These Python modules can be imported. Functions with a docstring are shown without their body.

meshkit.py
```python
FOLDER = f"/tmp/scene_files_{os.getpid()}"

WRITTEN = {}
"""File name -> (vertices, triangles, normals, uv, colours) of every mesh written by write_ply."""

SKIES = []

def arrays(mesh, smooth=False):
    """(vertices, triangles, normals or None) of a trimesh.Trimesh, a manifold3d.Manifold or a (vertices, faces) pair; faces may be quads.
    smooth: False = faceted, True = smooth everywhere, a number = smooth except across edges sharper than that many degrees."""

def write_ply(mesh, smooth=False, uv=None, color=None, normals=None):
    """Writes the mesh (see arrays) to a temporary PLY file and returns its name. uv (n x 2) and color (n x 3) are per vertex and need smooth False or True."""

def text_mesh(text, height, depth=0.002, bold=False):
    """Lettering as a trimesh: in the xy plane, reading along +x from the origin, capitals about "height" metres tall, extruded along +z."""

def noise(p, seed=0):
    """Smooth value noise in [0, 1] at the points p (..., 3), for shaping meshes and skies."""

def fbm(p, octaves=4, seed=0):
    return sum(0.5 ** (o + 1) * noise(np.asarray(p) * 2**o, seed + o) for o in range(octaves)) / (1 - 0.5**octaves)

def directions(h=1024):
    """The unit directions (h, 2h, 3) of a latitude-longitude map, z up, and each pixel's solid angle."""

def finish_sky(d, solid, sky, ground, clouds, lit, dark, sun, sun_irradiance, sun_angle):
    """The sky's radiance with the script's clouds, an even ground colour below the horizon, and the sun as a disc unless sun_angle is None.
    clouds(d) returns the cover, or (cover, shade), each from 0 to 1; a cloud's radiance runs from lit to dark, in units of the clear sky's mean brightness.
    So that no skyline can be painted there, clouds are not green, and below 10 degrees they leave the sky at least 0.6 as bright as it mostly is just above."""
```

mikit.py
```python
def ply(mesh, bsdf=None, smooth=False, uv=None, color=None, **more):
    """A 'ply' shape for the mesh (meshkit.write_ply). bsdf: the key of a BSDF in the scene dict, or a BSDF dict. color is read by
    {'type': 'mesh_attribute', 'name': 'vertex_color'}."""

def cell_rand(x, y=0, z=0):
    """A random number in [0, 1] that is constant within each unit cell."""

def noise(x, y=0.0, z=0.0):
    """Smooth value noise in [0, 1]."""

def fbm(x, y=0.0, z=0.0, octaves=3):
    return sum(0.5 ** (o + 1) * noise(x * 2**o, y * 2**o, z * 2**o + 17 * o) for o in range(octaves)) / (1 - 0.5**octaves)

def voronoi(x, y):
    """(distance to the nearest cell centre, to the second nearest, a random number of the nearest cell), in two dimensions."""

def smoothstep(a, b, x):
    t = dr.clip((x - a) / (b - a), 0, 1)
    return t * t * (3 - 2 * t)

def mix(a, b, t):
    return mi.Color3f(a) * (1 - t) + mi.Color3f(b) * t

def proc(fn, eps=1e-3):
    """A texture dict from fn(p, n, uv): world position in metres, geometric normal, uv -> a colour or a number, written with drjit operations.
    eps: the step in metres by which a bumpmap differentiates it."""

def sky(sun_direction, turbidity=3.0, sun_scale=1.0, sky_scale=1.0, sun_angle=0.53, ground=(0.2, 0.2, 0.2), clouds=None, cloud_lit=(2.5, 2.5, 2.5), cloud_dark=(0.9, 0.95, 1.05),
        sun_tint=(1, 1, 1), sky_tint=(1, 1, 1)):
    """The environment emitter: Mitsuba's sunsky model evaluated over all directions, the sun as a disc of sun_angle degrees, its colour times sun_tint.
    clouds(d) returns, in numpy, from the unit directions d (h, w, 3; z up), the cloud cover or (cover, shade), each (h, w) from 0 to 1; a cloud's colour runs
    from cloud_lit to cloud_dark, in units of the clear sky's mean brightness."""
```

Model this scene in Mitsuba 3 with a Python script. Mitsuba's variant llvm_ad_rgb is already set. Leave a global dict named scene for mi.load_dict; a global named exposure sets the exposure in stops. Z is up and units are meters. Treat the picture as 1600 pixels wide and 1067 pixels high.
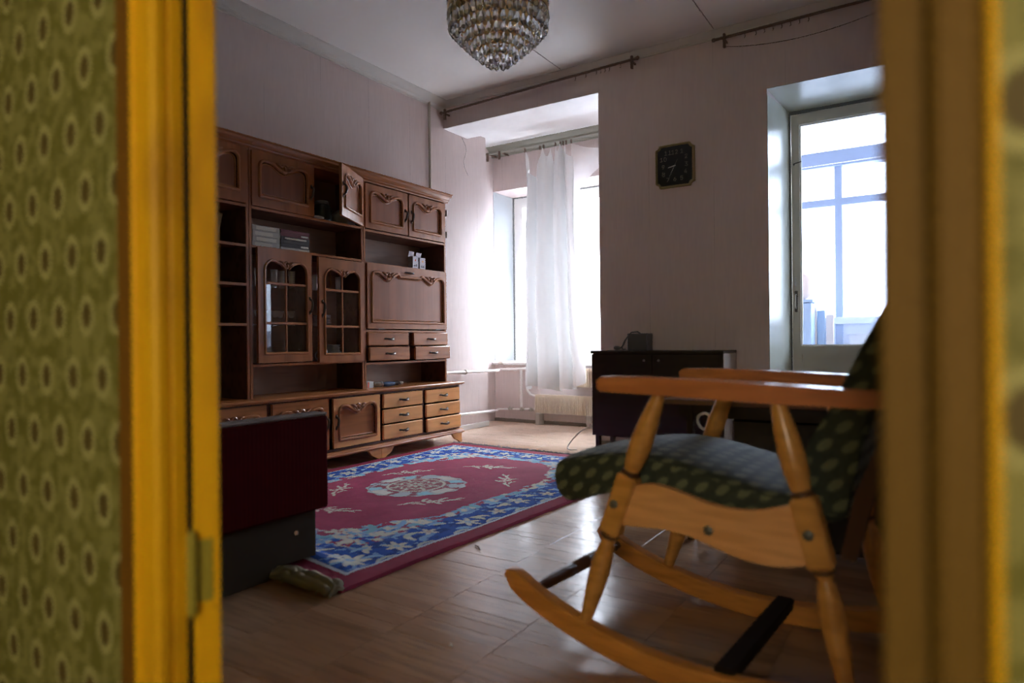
import math, random
import numpy as np
import trimesh, manifold3d as m3, drjit as dr, mitsuba as mi
import mikit, meshkit
from mikit import noise, fbm, voronoi, cell_rand, smoothstep, mix, proc

scene, labels = {}, {}
T = mi.ScalarTransform4f
rng = random.Random(7)
V = lambda *a: np.array(a, float)

# ------------------------------------------------------------------ camera, sky, lamps, exposure
CAM_F, CAM_H = 1030.0, 0.92
_y, _p, _r = math.radians(32.92), math.radians(-0.03), math.radians(0.57)
_f = V(-math.sin(_y) * math.cos(_p), math.cos(_y) * math.cos(_p), math.sin(_p))
_s = V(math.cos(_y), math.sin(_y), 0)
_u = np.cross(_s, _f)
_up = _u * math.cos(_r) + _s * math.sin(_r)
scene['camera'] = {
    'type': 'thinlens', 'fov_axis': 'x', 'fov': math.degrees(2 * math.atan(800 / CAM_F)),
    'aperture_radius': 0.0068, 'focus_distance': 5.2, 'near_clip': 0.02, 'far_clip': 300.0,
    'to_world': T().look_at(origin=[0, 0, CAM_H], target=[float(_f[0]), float(_f[1]), float(CAM_H + _f[2])], up=[float(v) for v in _up]),
}
GLOW = V(math.sin(math.radians(17)) * math.cos(math.radians(36)), math.cos(math.radians(17)) * math.cos(math.radians(36)), math.sin(math.radians(36)))
def overcast(d):
    """An overcast sky: brighter overhead than at the horizon, with the broad glow of the sun behind the cloud."""
    a = np.degrees(np.arccos(np.clip(d @ GLOW, -1, 1)))
    w = 0.04 * np.sin(5 * d[..., 0] + 3 * d[..., 2]) * np.cos(4 * d[..., 1])
    return np.clip(1 - 0.20 * d[..., 2] - 0.75 * np.exp(-(a / 24.0) ** 2) + w, 0, 1)
scene['sky'] = mikit.sky((0.35, 0.75, 0.62), turbidity=4.0, sun_scale=0.0, sky_scale=1.0, ground=(0.42, 0.43, 0.46),
                         clouds=lambda d: (np.ones(d.shape[:2]), overcast(d)),
                         cloud_lit=(3.75, 4.10, 4.65), cloud_dark=(0.50, 0.55, 0.63))
exposure = 7.18
LAMP = [1.0, 0.90, 0.72]
LAMP_POWER = 0.50

# ------------------------------------------------------------------ helpers
def box(x0, x1, y0, y1, z0, z1, c=0.0):
    """A box, its edges chamfered by c."""
    x0, x1 = min(x0, x1), max(x0, x1); y0, y1 = min(y0, y1), max(y0, y1); z0, z1 = min(z0, z1), max(z0, z1)
    if c <= 0:
        v = [(x, y, z) for x in (x0, x1) for y in (y0, y1) for z in (z0, z1)]
        f = [[0, 1, 3], [0, 3, 2], [4, 6, 7], [4, 7, 5], [0, 4, 5], [0, 5, 1], [2, 3, 7], [2, 7, 6], [0, 2, 6], [0, 6, 4], [1, 5, 7], [1, 7, 3]]
        return trimesh.Trimesh(v, f, process=False)
    c = min(c, (x1 - x0) / 2.1, (y1 - y0) / 2.1, (z1 - z0) / 2.1)
    pts = []
    for x, sx in ((x0, c), (x1, -c)):
        for y, sy in ((y0, c), (y1, -c)):
            for z, sz in ((z0, c), (z1, -c)):
                pts += [(x + sx, y + sy, z), (x + sx, y, z + sz), (x, y + sy, z + sz)]
    return man(m3.Manifold.hull_points(np.array(pts)))

def man(m):
    g = m.to_mesh()
    return trimesh.Trimesh(np.array(g.vert_properties[:, :3], float), np.array(g.tri_verts), process=False)

def cat(*ms):
    return trimesh.util.concatenate([m for m in ms if m is not None])

def xf(mesh, M):
    m = mesh.copy(); m.apply_transform(M); return m

def frame(o, ex, ey, ez):
    M = np.eye(4); M[:3, 0], M[:3, 1], M[:3, 2], M[:3, 3] = ex, ey, ez, o
    return M

def tube(path, r, n=8, closed=False, flat=None):
    """Round tube along a path; r a number or one per point; flat=(axis, k) squeezes the section along a world axis."""
    P = np.asarray(path, float); k = len(P)
    r = np.full(k, r) if np.isscalar(r) else np.asarray(r, float)
    if closed:
        t = np.roll(P, -1, 0) - np.roll(P, 1, 0)
    else:
        t = np.gradient(P, axis=0)
    t /= np.maximum(np.linalg.norm(t, axis=1, keepdims=True), 1e-12)
    a = V(0, 0, 1) if abs(t[0][2]) < 0.9 else V(1, 0, 0)
    vs = []
    b = np.cross(t[0], a); b /= np.linalg.norm(b)
    for i in range(k):
        b = b - t[i] * (b @ t[i]); b /= np.linalg.norm(b)
        c = np.cross(t[i], b)
        for j in range(n):
            q = 2 * math.pi * (j + 0.5) / n
            vs.append(P[i] + r[i] * (b * math.cos(q) + c * math.sin(q)))
    f = []
    for i in range(k if closed else k - 1):
        i2 = (i + 1) % k
        for j in range(n):
            j2 = (j + 1) % n
            f += [[i * n + j, i * n + j2, i2 * n + j2], [i * n + j, i2 * n + j2, i2 * n + j]]
    if not closed:
        vs += [P[0], P[-1]]; s, e = len(vs) - 2, len(vs) - 1
        for j in range(n):
            j2 = (j + 1) % n
            f += [[s, j2, j], [e, (k - 1) * n + j, (k - 1) * n + j2]]
    m = trimesh.Trimesh(np.array(vs), np.array(f), process=False)
    return m

def lathe(prof, n=16, o=(0, 0, 0), axis=None):
    """Profile of (radius, height) turned round z; axis=(p0,p1): placed so that z runs from p0 to p1."""
    pr = np.asarray(prof, float); k = len(pr)
    a = 2 * math.pi * np.arange(n) / n
    vs = np.stack([np.outer(pr[:, 0], np.cos(a)), np.outer(pr[:, 0], np.sin(a)), np.repeat(pr[:, 1:2], n, 1)], -1).reshape(-1, 3)
    f = []
    for i in range(k - 1):
        for j in range(n):
            j2 = (j + 1) % n
            if pr[i, 0] > 1e-9: f.append([i * n + j, i * n + j2, (i + 1) * n + j2])
            if pr[i + 1, 0] > 1e-9: f.append([i * n + j, (i + 1) * n + j2, (i + 1) * n + j])
    if axis is not None:
        p0, p1 = np.asarray(axis[0], float), np.asarray(axis[1], float)
        z = (p1 - p0); L = np.linalg.norm(z); z /= L
        x = np.cross(V(0, 1, 0) if abs(z[1]) < 0.9 else V(1, 0, 0), z); x /= np.linalg.norm(x)
        vs = p0 + vs[:, :1] * x + vs[:, 1:2] * np.cross(z, x) + vs[:, 2:] * z
    return trimesh.Trimesh(vs + np.asarray(o, float), np.array(f), process=False)

def extrude(polys, h, M=None):
    """Extrudes (even-odd) outlines by h along local z, then applies the 4x4 M."""
    cs = m3.CrossSection([np.asarray(p, float) for p in polys], m3.FillRule.EvenOdd)
    m = man(m3.Manifold.extrude(cs, h))
    return m if M is None else xf(m, M)

def sheet(P):
    """A grid of points (rows, columns, 3) as a surface."""
    a, b = P.shape[:2]
    i = np.arange(a * b).reshape(a, b)
    f = np.concatenate([np.stack([i[:-1, :-1], i[1:, :-1], i[1:, 1:]], -1).reshape(-1, 3), np.stack([i[:-1, :-1], i[1:, 1:], i[:-1, 1:]], -1).reshape(-1, 3)])
    return trimesh.Trimesh(P.reshape(-1, 3), f, process=False)

def ball(o, r, sub=1, M=None):
    m = trimesh.creation.icosphere(subdivisions=sub, radius=1.0)
    m.vertices = m.vertices * np.asarray(r if not np.isscalar(r) else (r, r, r), float)
    if M is not None: m.apply_transform(M)
    m.vertices = m.vertices + np.asarray(o, float)
    return m

_used = {}
def key(name):
    n = _used.get(name, 0); _used[name] = n + 1
    return name if n == 0 else f'{name}_{n:03d}'

def put(k, mesh, bsdf, smooth=False, **kw):
    scene[k] = mikit.ply(mesh, bsdf, smooth=smooth, **kw)
    return k

def thing(name, label, category, mesh=None, bsdf=None, smooth=False, group=None, kind=None, **kw):
    k = key(name)
    labels[k] = {'label': label, 'category': category}
    if group: labels[k]['group'] = group
    if kind: labels[k]['kind'] = kind
    if mesh is not None: put(k, mesh, bsdf, smooth, **kw)
    return k

def part(parent, name, mesh, bsdf, smooth=False, label=None, kind=None, **kw):
    k = key(parent + '__' + name)
    put(k, mesh, bsdf, smooth, **kw)
    d = {}
    if label: d['label'] = label
    if kind: d['kind'] = kind
    if d: labels[k] = d
    return k

def struct(name, mesh, bsdf, label, smooth=False, **kw):
    k = key(name)
    labels[k] = {'label': label, 'kind': 'structure', 'category': name.split('_')[0]}
    if mesh is not None: put(k, mesh, bsdf, smooth, **kw)
    return k

# ------------------------------------------------------------------ materials
def rgb(*c): return {'type': 'rgb', 'value': list(c)}
def principled(c, rough=0.5, spec=0.5, **k):
    return {'type': 'principled', 'base_color': c if isinstance(c, dict) else rgb(*c), 'roughness': rough, 'specular': spec, **k}
def two(b): return {'type': 'twosided', 'bsdf': b}
def mat(name, b):
    scene[name] = two(b) if b['type'] in ('principled', 'diffuse', 'conductor', 'roughconductor', 'bumpmap', 'roughplastic') else b
    return name

def wood(a, b, dark, fx, fy, fz):
    def fn(p, n, uv):
        g = fbm(p.x * fx, p.y * fy, p.z * fz, 3)
        w = fbm(p.x * fx * 0.25 + 7, p.y * fy * 0.25, p.z * fz * 0.25, 2)
        c = mix(a, b, smoothstep(0.3, 0.7, w))
        return c * (1 - dark * smoothstep(0.45, 0.8, g))
    return proc(fn)

mat('m_wood_v', principled(wood((.285, .100, .034), (.35, .130, .046), .16, 45, 45, 3), .26, .55))
mat('m_wood_h', principled(wood((.32, .118, .040), (.39, .150, .054), .16, 40, 3, 45), .24, .6))
mat('m_wood_honey', principled(wood((.62, .29, .105), (.70, .34, .125), .12, 40, 3, 45), .34, .5))
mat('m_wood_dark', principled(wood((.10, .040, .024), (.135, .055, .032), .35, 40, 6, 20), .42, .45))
mat('m_wood_panel', principled(wood((.23, .085, .040), (.28, .105, .050), .12, 50, 50, 3), .22, .6))
mat('m_back_board', principled(wood((.29, .175, .12), (.35, .215, .15), .15, 20, 6, 30), .4, .5))
mat('m_groove_shade', principled((.050, .018, .008), .4, .4))  # dark ring painting the shadow inside each moulding
mat('m_moulding', principled((.36, .145, .055), .20, .7, clearcoat=.5))
mat('m_carving', principled((.29, .112, .045), .22, .7, clearcoat=.4))
mat('m_brass', principled((.085, .062, .048), .25, .6, metallic=.6))
mat('m_glass', {'type': 'thindielectric', 'int_ior': 1.5})
mat('m_crystal', {'type': 'roughdielectric', 'int_ior': 1.5, 'alpha': .06})
mat('m_glass_dirty', {'type': 'thindielectric', 'int_ior': 1.5, 'specular_transmittance': rgb(.52, .57, .65)})  # dirty pane, tinted blue to weaken the balcony light
mat('m_gold', principled((.50, .32, .10), .28, .5, metallic=1.0))

def wall_pink(p, n, uv):
    a = p.y + p.x
    st = fbm(a * 60, p.z * 9, 0, 3)
    blot = fbm(a * 1.3, p.z * 1.1, 4, 3)
    seam_c = dr.abs(a / 0.53 - dr.round(a / 0.53)) * 0.53
    c = mix((.560, .475, .452), (.610, .522, .500), st)
    c = c * (0.92 + 0.14 * blot)
    return c * (1 - 0.15 * smoothstep(0.0045, 0.0015, seam_c) * smoothstep(0.25, 0.6, noise(p.z * 3 + a * 2)))
def wall_bump(p, n, uv):
    a = p.y + p.x
    return 0.0016 * fbm(a * 70, p.z * 14, 0, 3)
mat('m_wall', {'type': 'bumpmap', 'arbitrary': proc(wall_bump, 2e-3), 'scale': 1.0, 'bsdf': principled(proc(wall_pink), .55, .35)})
def ceiling_c(p, n, uv):
    b = fbm(p.x * 1.2, p.y * 1.2, 2, 3)
    far_blotch = fbm(p.x * 3, p.y * 5, 8, 3) * smoothstep(4.7, 5.15, p.y)  # blotchy darkening towards the window wall
    return mix((.66, .64, .60), (.74, .73, .70), b) * (1 - 0.35 * far_blotch)
mat('m_ceiling', principled(proc(ceiling_c), .7, .2))
def plaster_c(p, n, uv):
    b = fbm(p.x * 9, p.y * 9, p.z * 6, 3)
    return mix((.76, .77, .75), (.86, .87, .86), b)
mat('m_plaster', principled(proc(plaster_c), .45, .4))
mat('m_window_reveal', principled((.40, .43, .45), .4, .4))
def greenish_c(p, n, uv):
    b = fbm(p.x * 7, p.y * 7, p.z * 5, 3)
    return mix((.39, .40, .33), (.46, .47, .40), b)
mat('m_reveal', principled(proc(greenish_c), .26, .5))
mat('m_door_paint', principled((.55, .53, .47), .38, .5))
mat('m_white_paint', principled((.78, .79, .77), .32, .5))
mat('m_cornice', principled((.50, .48, .44), .6, .3))
mat('m_cornice_green', principled((.26, .255, .21), .6, .3))
mat('m_grime_shade', principled((.20, .17, .14), .7, .2))
mat('m_seam', principled((.30, .27, .25), .8, .1))
mat('m_pipe', principled((.78, .76, .74), .3, .5))
mat('m_pipe_tan', principled((.45, .40, .34), .4, .4))
mat('m_valve', principled((.42, .38, .33), .4, .5))
mat('m_rod', principled((.12, .075, .05), .5, .4))
mat('m_black', principled((.012, .010, .010), .4, .4))
mat('m_dark_metal', principled((.10, .09, .085), .4, .5, metallic=.6))
mat('m_steel', principled((.55, .55, .55), .3, .5, metallic=.9))
mat('m_outer', principled((.5, .5, .5), .8, .1))

PLX, PLW, PLX0 = 0.36, 0.065, -1.48
def plank_c(p, n, uv):
    col = dr.floor((p.x - PLX0) / PLX)
    row = dr.floor((p.y + 0.5 * PLW * (col - 2 * dr.floor(col / 2))) / PLW)
    r = cell_rand(col, row, 3)
    g = fbm(p.x * 6 + r * 9, p.y * 70, r * 30, 3)
    wear = fbm(p.x * 1.7, p.y * 1.7, 1, 3)
    c = mix((.26, .135, .072), (.34, .195, .112), r)
    c = mix(c, (.38, .265, .175), 0.45 * smoothstep(.35, .7, wear))
    c = mix(c, (.60, .47, .37), .8 * smoothstep(4.5, 5.3, p.y + .5 * (wear - .5)))     # paler towards the alcove window
    return c * (1.0 - .24 * smoothstep(.45, .8, g))
def plank_rough(p, n, uv):
    return 0.13 + 0.15 * fbm(p.x * 5, p.y * 7, 2, 3)
def plank_bump(p, n, uv):
    return 0.0010 * fbm(p.x * 5, p.y * 11, 0, 2)
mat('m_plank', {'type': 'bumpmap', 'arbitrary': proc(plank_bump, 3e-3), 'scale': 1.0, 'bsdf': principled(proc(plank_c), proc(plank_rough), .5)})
mat('m_subfloor', principled((.05, .03, .02), .8, .1))

def yellow_c(p, n, uv):
    g = fbm(p.x * 60, p.y * 60, p.z * 2.2, 3)
    d = fbm(p.x * 9, p.y * 9, p.z * 3, 3)
    c = mix((.78, .40, .008), (.88, .48, .012), g)
    return mix(c, (.42, .17, .02), 0.55 * smoothstep(.55, .8, d))
mat('m_yellow', principled(proc(yellow_c), .48, .15))
def right_frame_c(p, n, uv):
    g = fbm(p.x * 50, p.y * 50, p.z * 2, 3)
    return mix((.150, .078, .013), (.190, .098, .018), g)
mat('m_right_frame', principled(proc(right_frame_c), .6, .15))  # darker, browner colour on the right side of the frame
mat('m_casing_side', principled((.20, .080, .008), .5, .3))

RX, RZ = 0.098, 0.102
def paper_c(p, n, uv):
    rowf = dr.floor(p.z / RZ)
    st = 0.5 * (rowf - 2 * dr.floor(rowf / 2))
    fx = p.x / RX + st
    cx = fx - dr.floor(fx) - 0.5
    cz = p.z / RZ - rowf - 0.5
    wob = 0.02 * noise(p.x * 150, p.z * 150)
    d = dr.sqrt(dr.square(cx * RX / 0.025) + dr.square(cz * RZ / 0.034)) + wob * 3
    leaf = fbm(p.x * 55, p.z * 55, 3, 3)
    base = mix((.17, .155, .028), (.27, .245, .066), smoothstep(.4, .62, leaf))
    ring = smoothstep(.62, .72, d) * smoothstep(1.12, 1.0, d)
    core = smoothstep(.66, .56, d)
    stem = smoothstep(.035, .02, dr.abs(dr.abs(cx) - .5 + 0.03)) * smoothstep(.15, .3, dr.abs(cz))
    c = mix(base, (.40, .365, .13), ring)
    c = mix(c, (.12, .082, .020), core)
    return mix(c, (.29, .26, .085), stem * .5)
mat('m_hall_paper', principled(proc(paper_c), .6, .3))
mat('m_hall_wall', principled((.35, .32, .20), .7, .2))

# ------------------------------------------------------------------ the room's shell
H = 3.30                       # ceiling
XL, YF = -4.14, 5.17           # left wall, window wall
AX0, AX1, AY = -4.34, -2.44, 6.33   # alcove: left side, right side, back wall
DX0, DX1, DZ = -1.062, -0.12, 2.78  # balcony door opening
XR, YD = 0.40, 0.53            # right wall, doorway wall
struct('floor', box(-4.6, 1.9, -1.9, 6.7, -0.2, -0.014), 'm_subfloor', 'worn wooden parquet floor of the room')
struct('wall_left', box(-4.6, XL, YD + .061, 5.90, -.1, H + .05), 'm_wall', 'pinkish papered left wall behind the wall unit')
struct('wall_left', box(-4.8, AX0, 5.90, 6.75, -.1, H + .05), 'm_wall', 'papered left side wall of the window alcove')
# window wall: pier, header over the alcove, lintel over the balcony door, piece right of it
struct('wall_far', extrude([[(AX1, YF), (DX0, YF), (DX0 + .062, 5.66), (DX0 + .062, 5.80), (AX1 + .10, 5.80), (AX1 + .10, 6.9), (AX1, 6.9)]], H + .15, frame((0, 0, -.1), V(1, 0, 0), V(0, 1, 0), V(0, 0, 1))),
       'm_wall', 'papered pier between the window alcove and the balcony door')
struct('wall_far', box(XL - .3, AX1 + .01, YF, 5.56, 3.05, H + .05), 'm_wall', 'papered beam over the window alcove')
struct('wall_far', extrude([[(YF, 2.785), (5.66, 2.735), (5.80, 2.735), (5.80, H + .05), (YF, H + .05)]], 1.5, frame((DX0 - .001, 0, 0), V(0, 1, 0), V(0, 0, 1), V(1, 0, 0))), 'm_wall', 'papered wall over the balcony door')
struct('wall_far', box(DX1, 0.7, YF, 5.80, -.1, H + .05), 'm_wall', 'papered wall right of the balcony door')
struct('trim_1', extrude([[(XL + .002, 5.17), (AX1 - .002, 5.17), (AX1 - .002, 5.56), (XL + .002, 5.56)]], .004, frame((0, 0, 3.046), V(1, 0, 0), V(0, 1, 0), V(0, 0, 1))), 'm_plaster', 'white plastered underside of the beam over the alcove')
struct('ceiling', box(-4.8, 1.9, -1.9, YF + .3, H, H + .2), 'm_ceiling', 'grey white ceiling of the room')
struct('ceiling', box(-4.8, AX1 + .05, 5.555, 6.9, 3.14, H + .2), 'm_plaster', 'white ceiling of the window alcove')
struct('wall_right', box(XR, .9, YD, 5.9, -.1, H + .05), 'm_wall', 'papered right wall of the room')
# alcove back wall with the window opening
struct('wall_back', extrude([[(-4.80, 6.33), (-4.335, 6.33), (-4.245, 6.60), (-4.245, 6.9), (-4.8, 6.9)]], 3.4, frame((0, 0, -.1), V(1, 0, 0), V(0, 1, 0), V(0, 0, 1))), 'm_window_reveal', 'white splayed left reveal of the alcove window')
struct('wall_back', box(-4.5, AX1 + .05, 6.33, 6.9, -.1, .655), 'm_wall', 'papered wall below the alcove window')
struct('wall_back', extrude([[(6.33, 2.655), (6.60, 2.62), (6.9, 2.62), (6.9, 3.2), (6.33, 3.2)]], 2.1, frame((-4.5, 0, 0), V(0, 1, 0), V(0, 0, 1), V(1, 0, 0))), 'm_wall', 'pinkish wall over the alcove window')
struct('wall_back', box(-2.47, AX1 + .05, 6.33, 6.9, -.1, 3.2), 'm_wall', 'papered right reveal of the alcove window')
# doorway wall: the camera looks through its opening
ox0, ox1, oz = -0.985, -0.005, 2.12
struct('wall_front', extrude([[(-4.6, -.1), (1.9, -.1), (1.9, H + .05), (-4.6, H + .05)], [(ox0, -.2), (ox1, -.2), (ox1, oz), (ox0, oz)]], .05, frame((0, YD + .05, 0), V(1, 0, 0), V(0, 0, 1), V(0, -1, 0))), 'm_hall_paper', 'hall wall with green ring patterned wallpaper round the doorway')
struct('wall_hall', box(-4.6, -4.4, -1.9, YD + .1, -.1, H + .05), 'm_hall_wall', 'end wall of the hall')
struct('wall_hall', box(1.6, 1.9, -1.9, YD + .1, -.1, H + .05), 'm_hall_wall', 'other end wall of the hall')
struct('wall_hall', box(-4.6, 1.9, -1.9, -1.7, -.1, H + .05), 'm_hall_wall', 'long wall of the hall behind the camera')

struct('facade', cat(box(-12, 9, -6, 5.78, 3.52, 14), box(-12, AX1 + .1, 5.78, 6.9, 3.45, 14), box(-12, -4.82, -6, 6.9, -8, 3.5), box(1.95, 9, -6, 5.78, -8, 3.5), box(-4.82, 1.95, -6, 5.78, -8, -.22), box(-4.82, AX1 + .1, 5.7, 6.9, -8, -.22)), 'm_outer', 'rendered outer wall of the building round the windows')
struct('slab_balcony_shade', box(-2.33, 1.6, 5.79, 7.15, 3.02, 3.2), 'm_outer', 'unseen slab added over the balcony to shade it')  # slab put in out of view to block sky over the balcony

# thin dark slab joints in the ceiling (grooved strips)
for x in (-2.765, -1.43):
    part('ceiling', 'joint', box(x - .004, x + .004, .7, 5.1, H - .0022, H + .01), 'm_seam')

# coves and cornices
# far wall: cornice strip under the ceiling
prof = [(0, -.055), (.012, -.055), (.016, -.040), (.030, -.030), (.050, -.012), (.058, -.004), (.058, 0), (0, 0)]
struct('trim_2', extrude([[(a, b) for a, b in prof]], XR - XL, frame((XR, YF, H), V(0, -1, 0), V(0, 0, 1), V(-1, 0, 0))), 'm_cornice', 'brownish cornice along the top of the window wall', smooth=25)
prof2 = [(0, -.085), (.014, -.085), (.018, -.070), (.034, -.058), (.040, -.044), (.062, -.022), (.085, -.010), (.092, 0), (0, 0)]
struct('trim_3', extrude([[(a, b) for a, b in prof2]], YF - YD - .06, frame((XL, YF, H), V(1, 0, 0), V(0, 0, 1), V(0, -1, 0))), 'm_cornice', 'rough grey cornice along the top of the left wall', smooth=25)
struct('trim_4', extrude([[(a * 1.5, b * 1.1) for a, b in prof2]], AX1 - AX0 + .1, frame((AX1 + .05, 6.33, 3.14), V(0, -1, 0), V(0, 0, 1), V(-1, 0, 0))), 'm_cornice_green', 'grey green cornice over the alcove window', smooth=25)
# skirting
struct('baseboard_left', box(XL, XL + .014, 4.9, 5.90, 0, .055, .003), 'm_plaster', 'low white skirting on the left wall')
struct('baseboard_back', box(AX0, AX1, 6.315, 6.33, 0, .035, .003), 'm_grime_shade', 'low dark skirting below the radiators')
struct('baseboard_far', box(AX1, DX0, YF - .016, YF, 0, .06, .003), 'm_grime_shade', 'dark skirting on the pier')

# floor planks: three hundred nearest ones in view are parts of their own, the rest one part
planks = []
for ci in range(-9, 6):
    x0 = PLX0 + ci * PLX
    if x0 < -4.7 or x0 > .4: continue
    off = 0.5 * PLW * (ci % 2)
    for rj in range(8, 100):
        y0 = rj * PLW - off
        if y0 > 6.4: continue
        xa, xb = max(x0, -4.40), min(x0 + PLX, XR)
        if xb - xa < .03: continue
        cx, cy = (xa + xb) / 2, y0 + PLW / 2
        q = V(cx, cy, -CAM_H); dep = q @ _f; sx = 800 + CAM_F * (q @ _s) / max(dep, .05)
        on_rug = abs((cx + 2.8)) < .93 and 1.95 < cy < 4.6
        vis = dep > 1.0 and 330 < sx < 1400 and not on_rug and not (cx < -2.15 and cy < 1.85) and cx < -.25 and cx > -3.9
        dz = rng.uniform(-.0012, .0)
        b = box(xa + .0005, xb - .0005, y0 + .0004, y0 + PLW - .0004, -.016, dz, .0008)
        planks.append((dep if vis else 99, b))
planks.sort(key=lambda t: t[0])
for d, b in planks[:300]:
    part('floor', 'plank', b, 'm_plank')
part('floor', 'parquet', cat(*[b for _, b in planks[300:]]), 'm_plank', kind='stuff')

# ------------------------------------------------------------------ the wall unit
EX, EY, EZ = V(1, 0, 0), V(0, 1, 0), V(0, 0, 1)
def face(y, z, x):
    """Local (s along the wall, t up, o out into the room) -> world, for fronts facing the room."""
    return frame((x, y, z), EY, EZ, EX)

def arc(cx, cy, r, a0, a1, n=6):
    return [(cx + r * math.cos(a), cy + r * math.sin(a)) for a in np.linspace(math.radians(a0), math.radians(a1), n)]

def ogee(w, h, dips, d, r):
    """Outline of a moulded field w x h (origin lower left): round shoulders, the top dipping by d at every s in dips."""
    pts = [(0, 0), (0, h - r)] + arc(r, h - r, r, 180, 90)[1:]
    half = min(w * .35, .132) if len(dips) == 1 else .118
    for c in dips:
        for k in np.linspace(0, 1, 9):
            q = -1 + 2 * k
            e = 1 - abs(q)
            pts.append((c + q * half, h - d * (e * e * (3 - 2 * e))))
        if c != dips[-1]:
            pts.append((c + half + .02, h - d * .35)); pts.append((dips[-1] - half - .02, h - d * .35))
    pts += arc(w - r, h - r, r, 90, 0)[:-1] + [(w, h - r), (w, 0)]
    pts = [p for i, p in enumerate(pts) if i == 0 or np.hypot(p[0] - pts[i - 1][0], p[1] - pts[i - 1][1]) > 1e-4]
    return np.array(pts)

def path3(pts, o):
    p = np.asarray(pts, float)
    return np.column_stack([p, np.full(len(p), o)])

def dense(pts, step=.012):
    p = np.vstack([pts, pts[:1]]); out = []
    for a, b in zip(p[:-1], p[1:]):
        n = max(1, int(np.hypot(*(b - a)) / step))
        out += [a + (b - a) * k / n for k in range(n)]
    return np.array(out)

def rot2(a):
    M = np.eye(4); c, s_ = math.cos(a), math.sin(a); M[:2, :2] = [[c, -s_], [s_, c]]; return M

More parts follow.
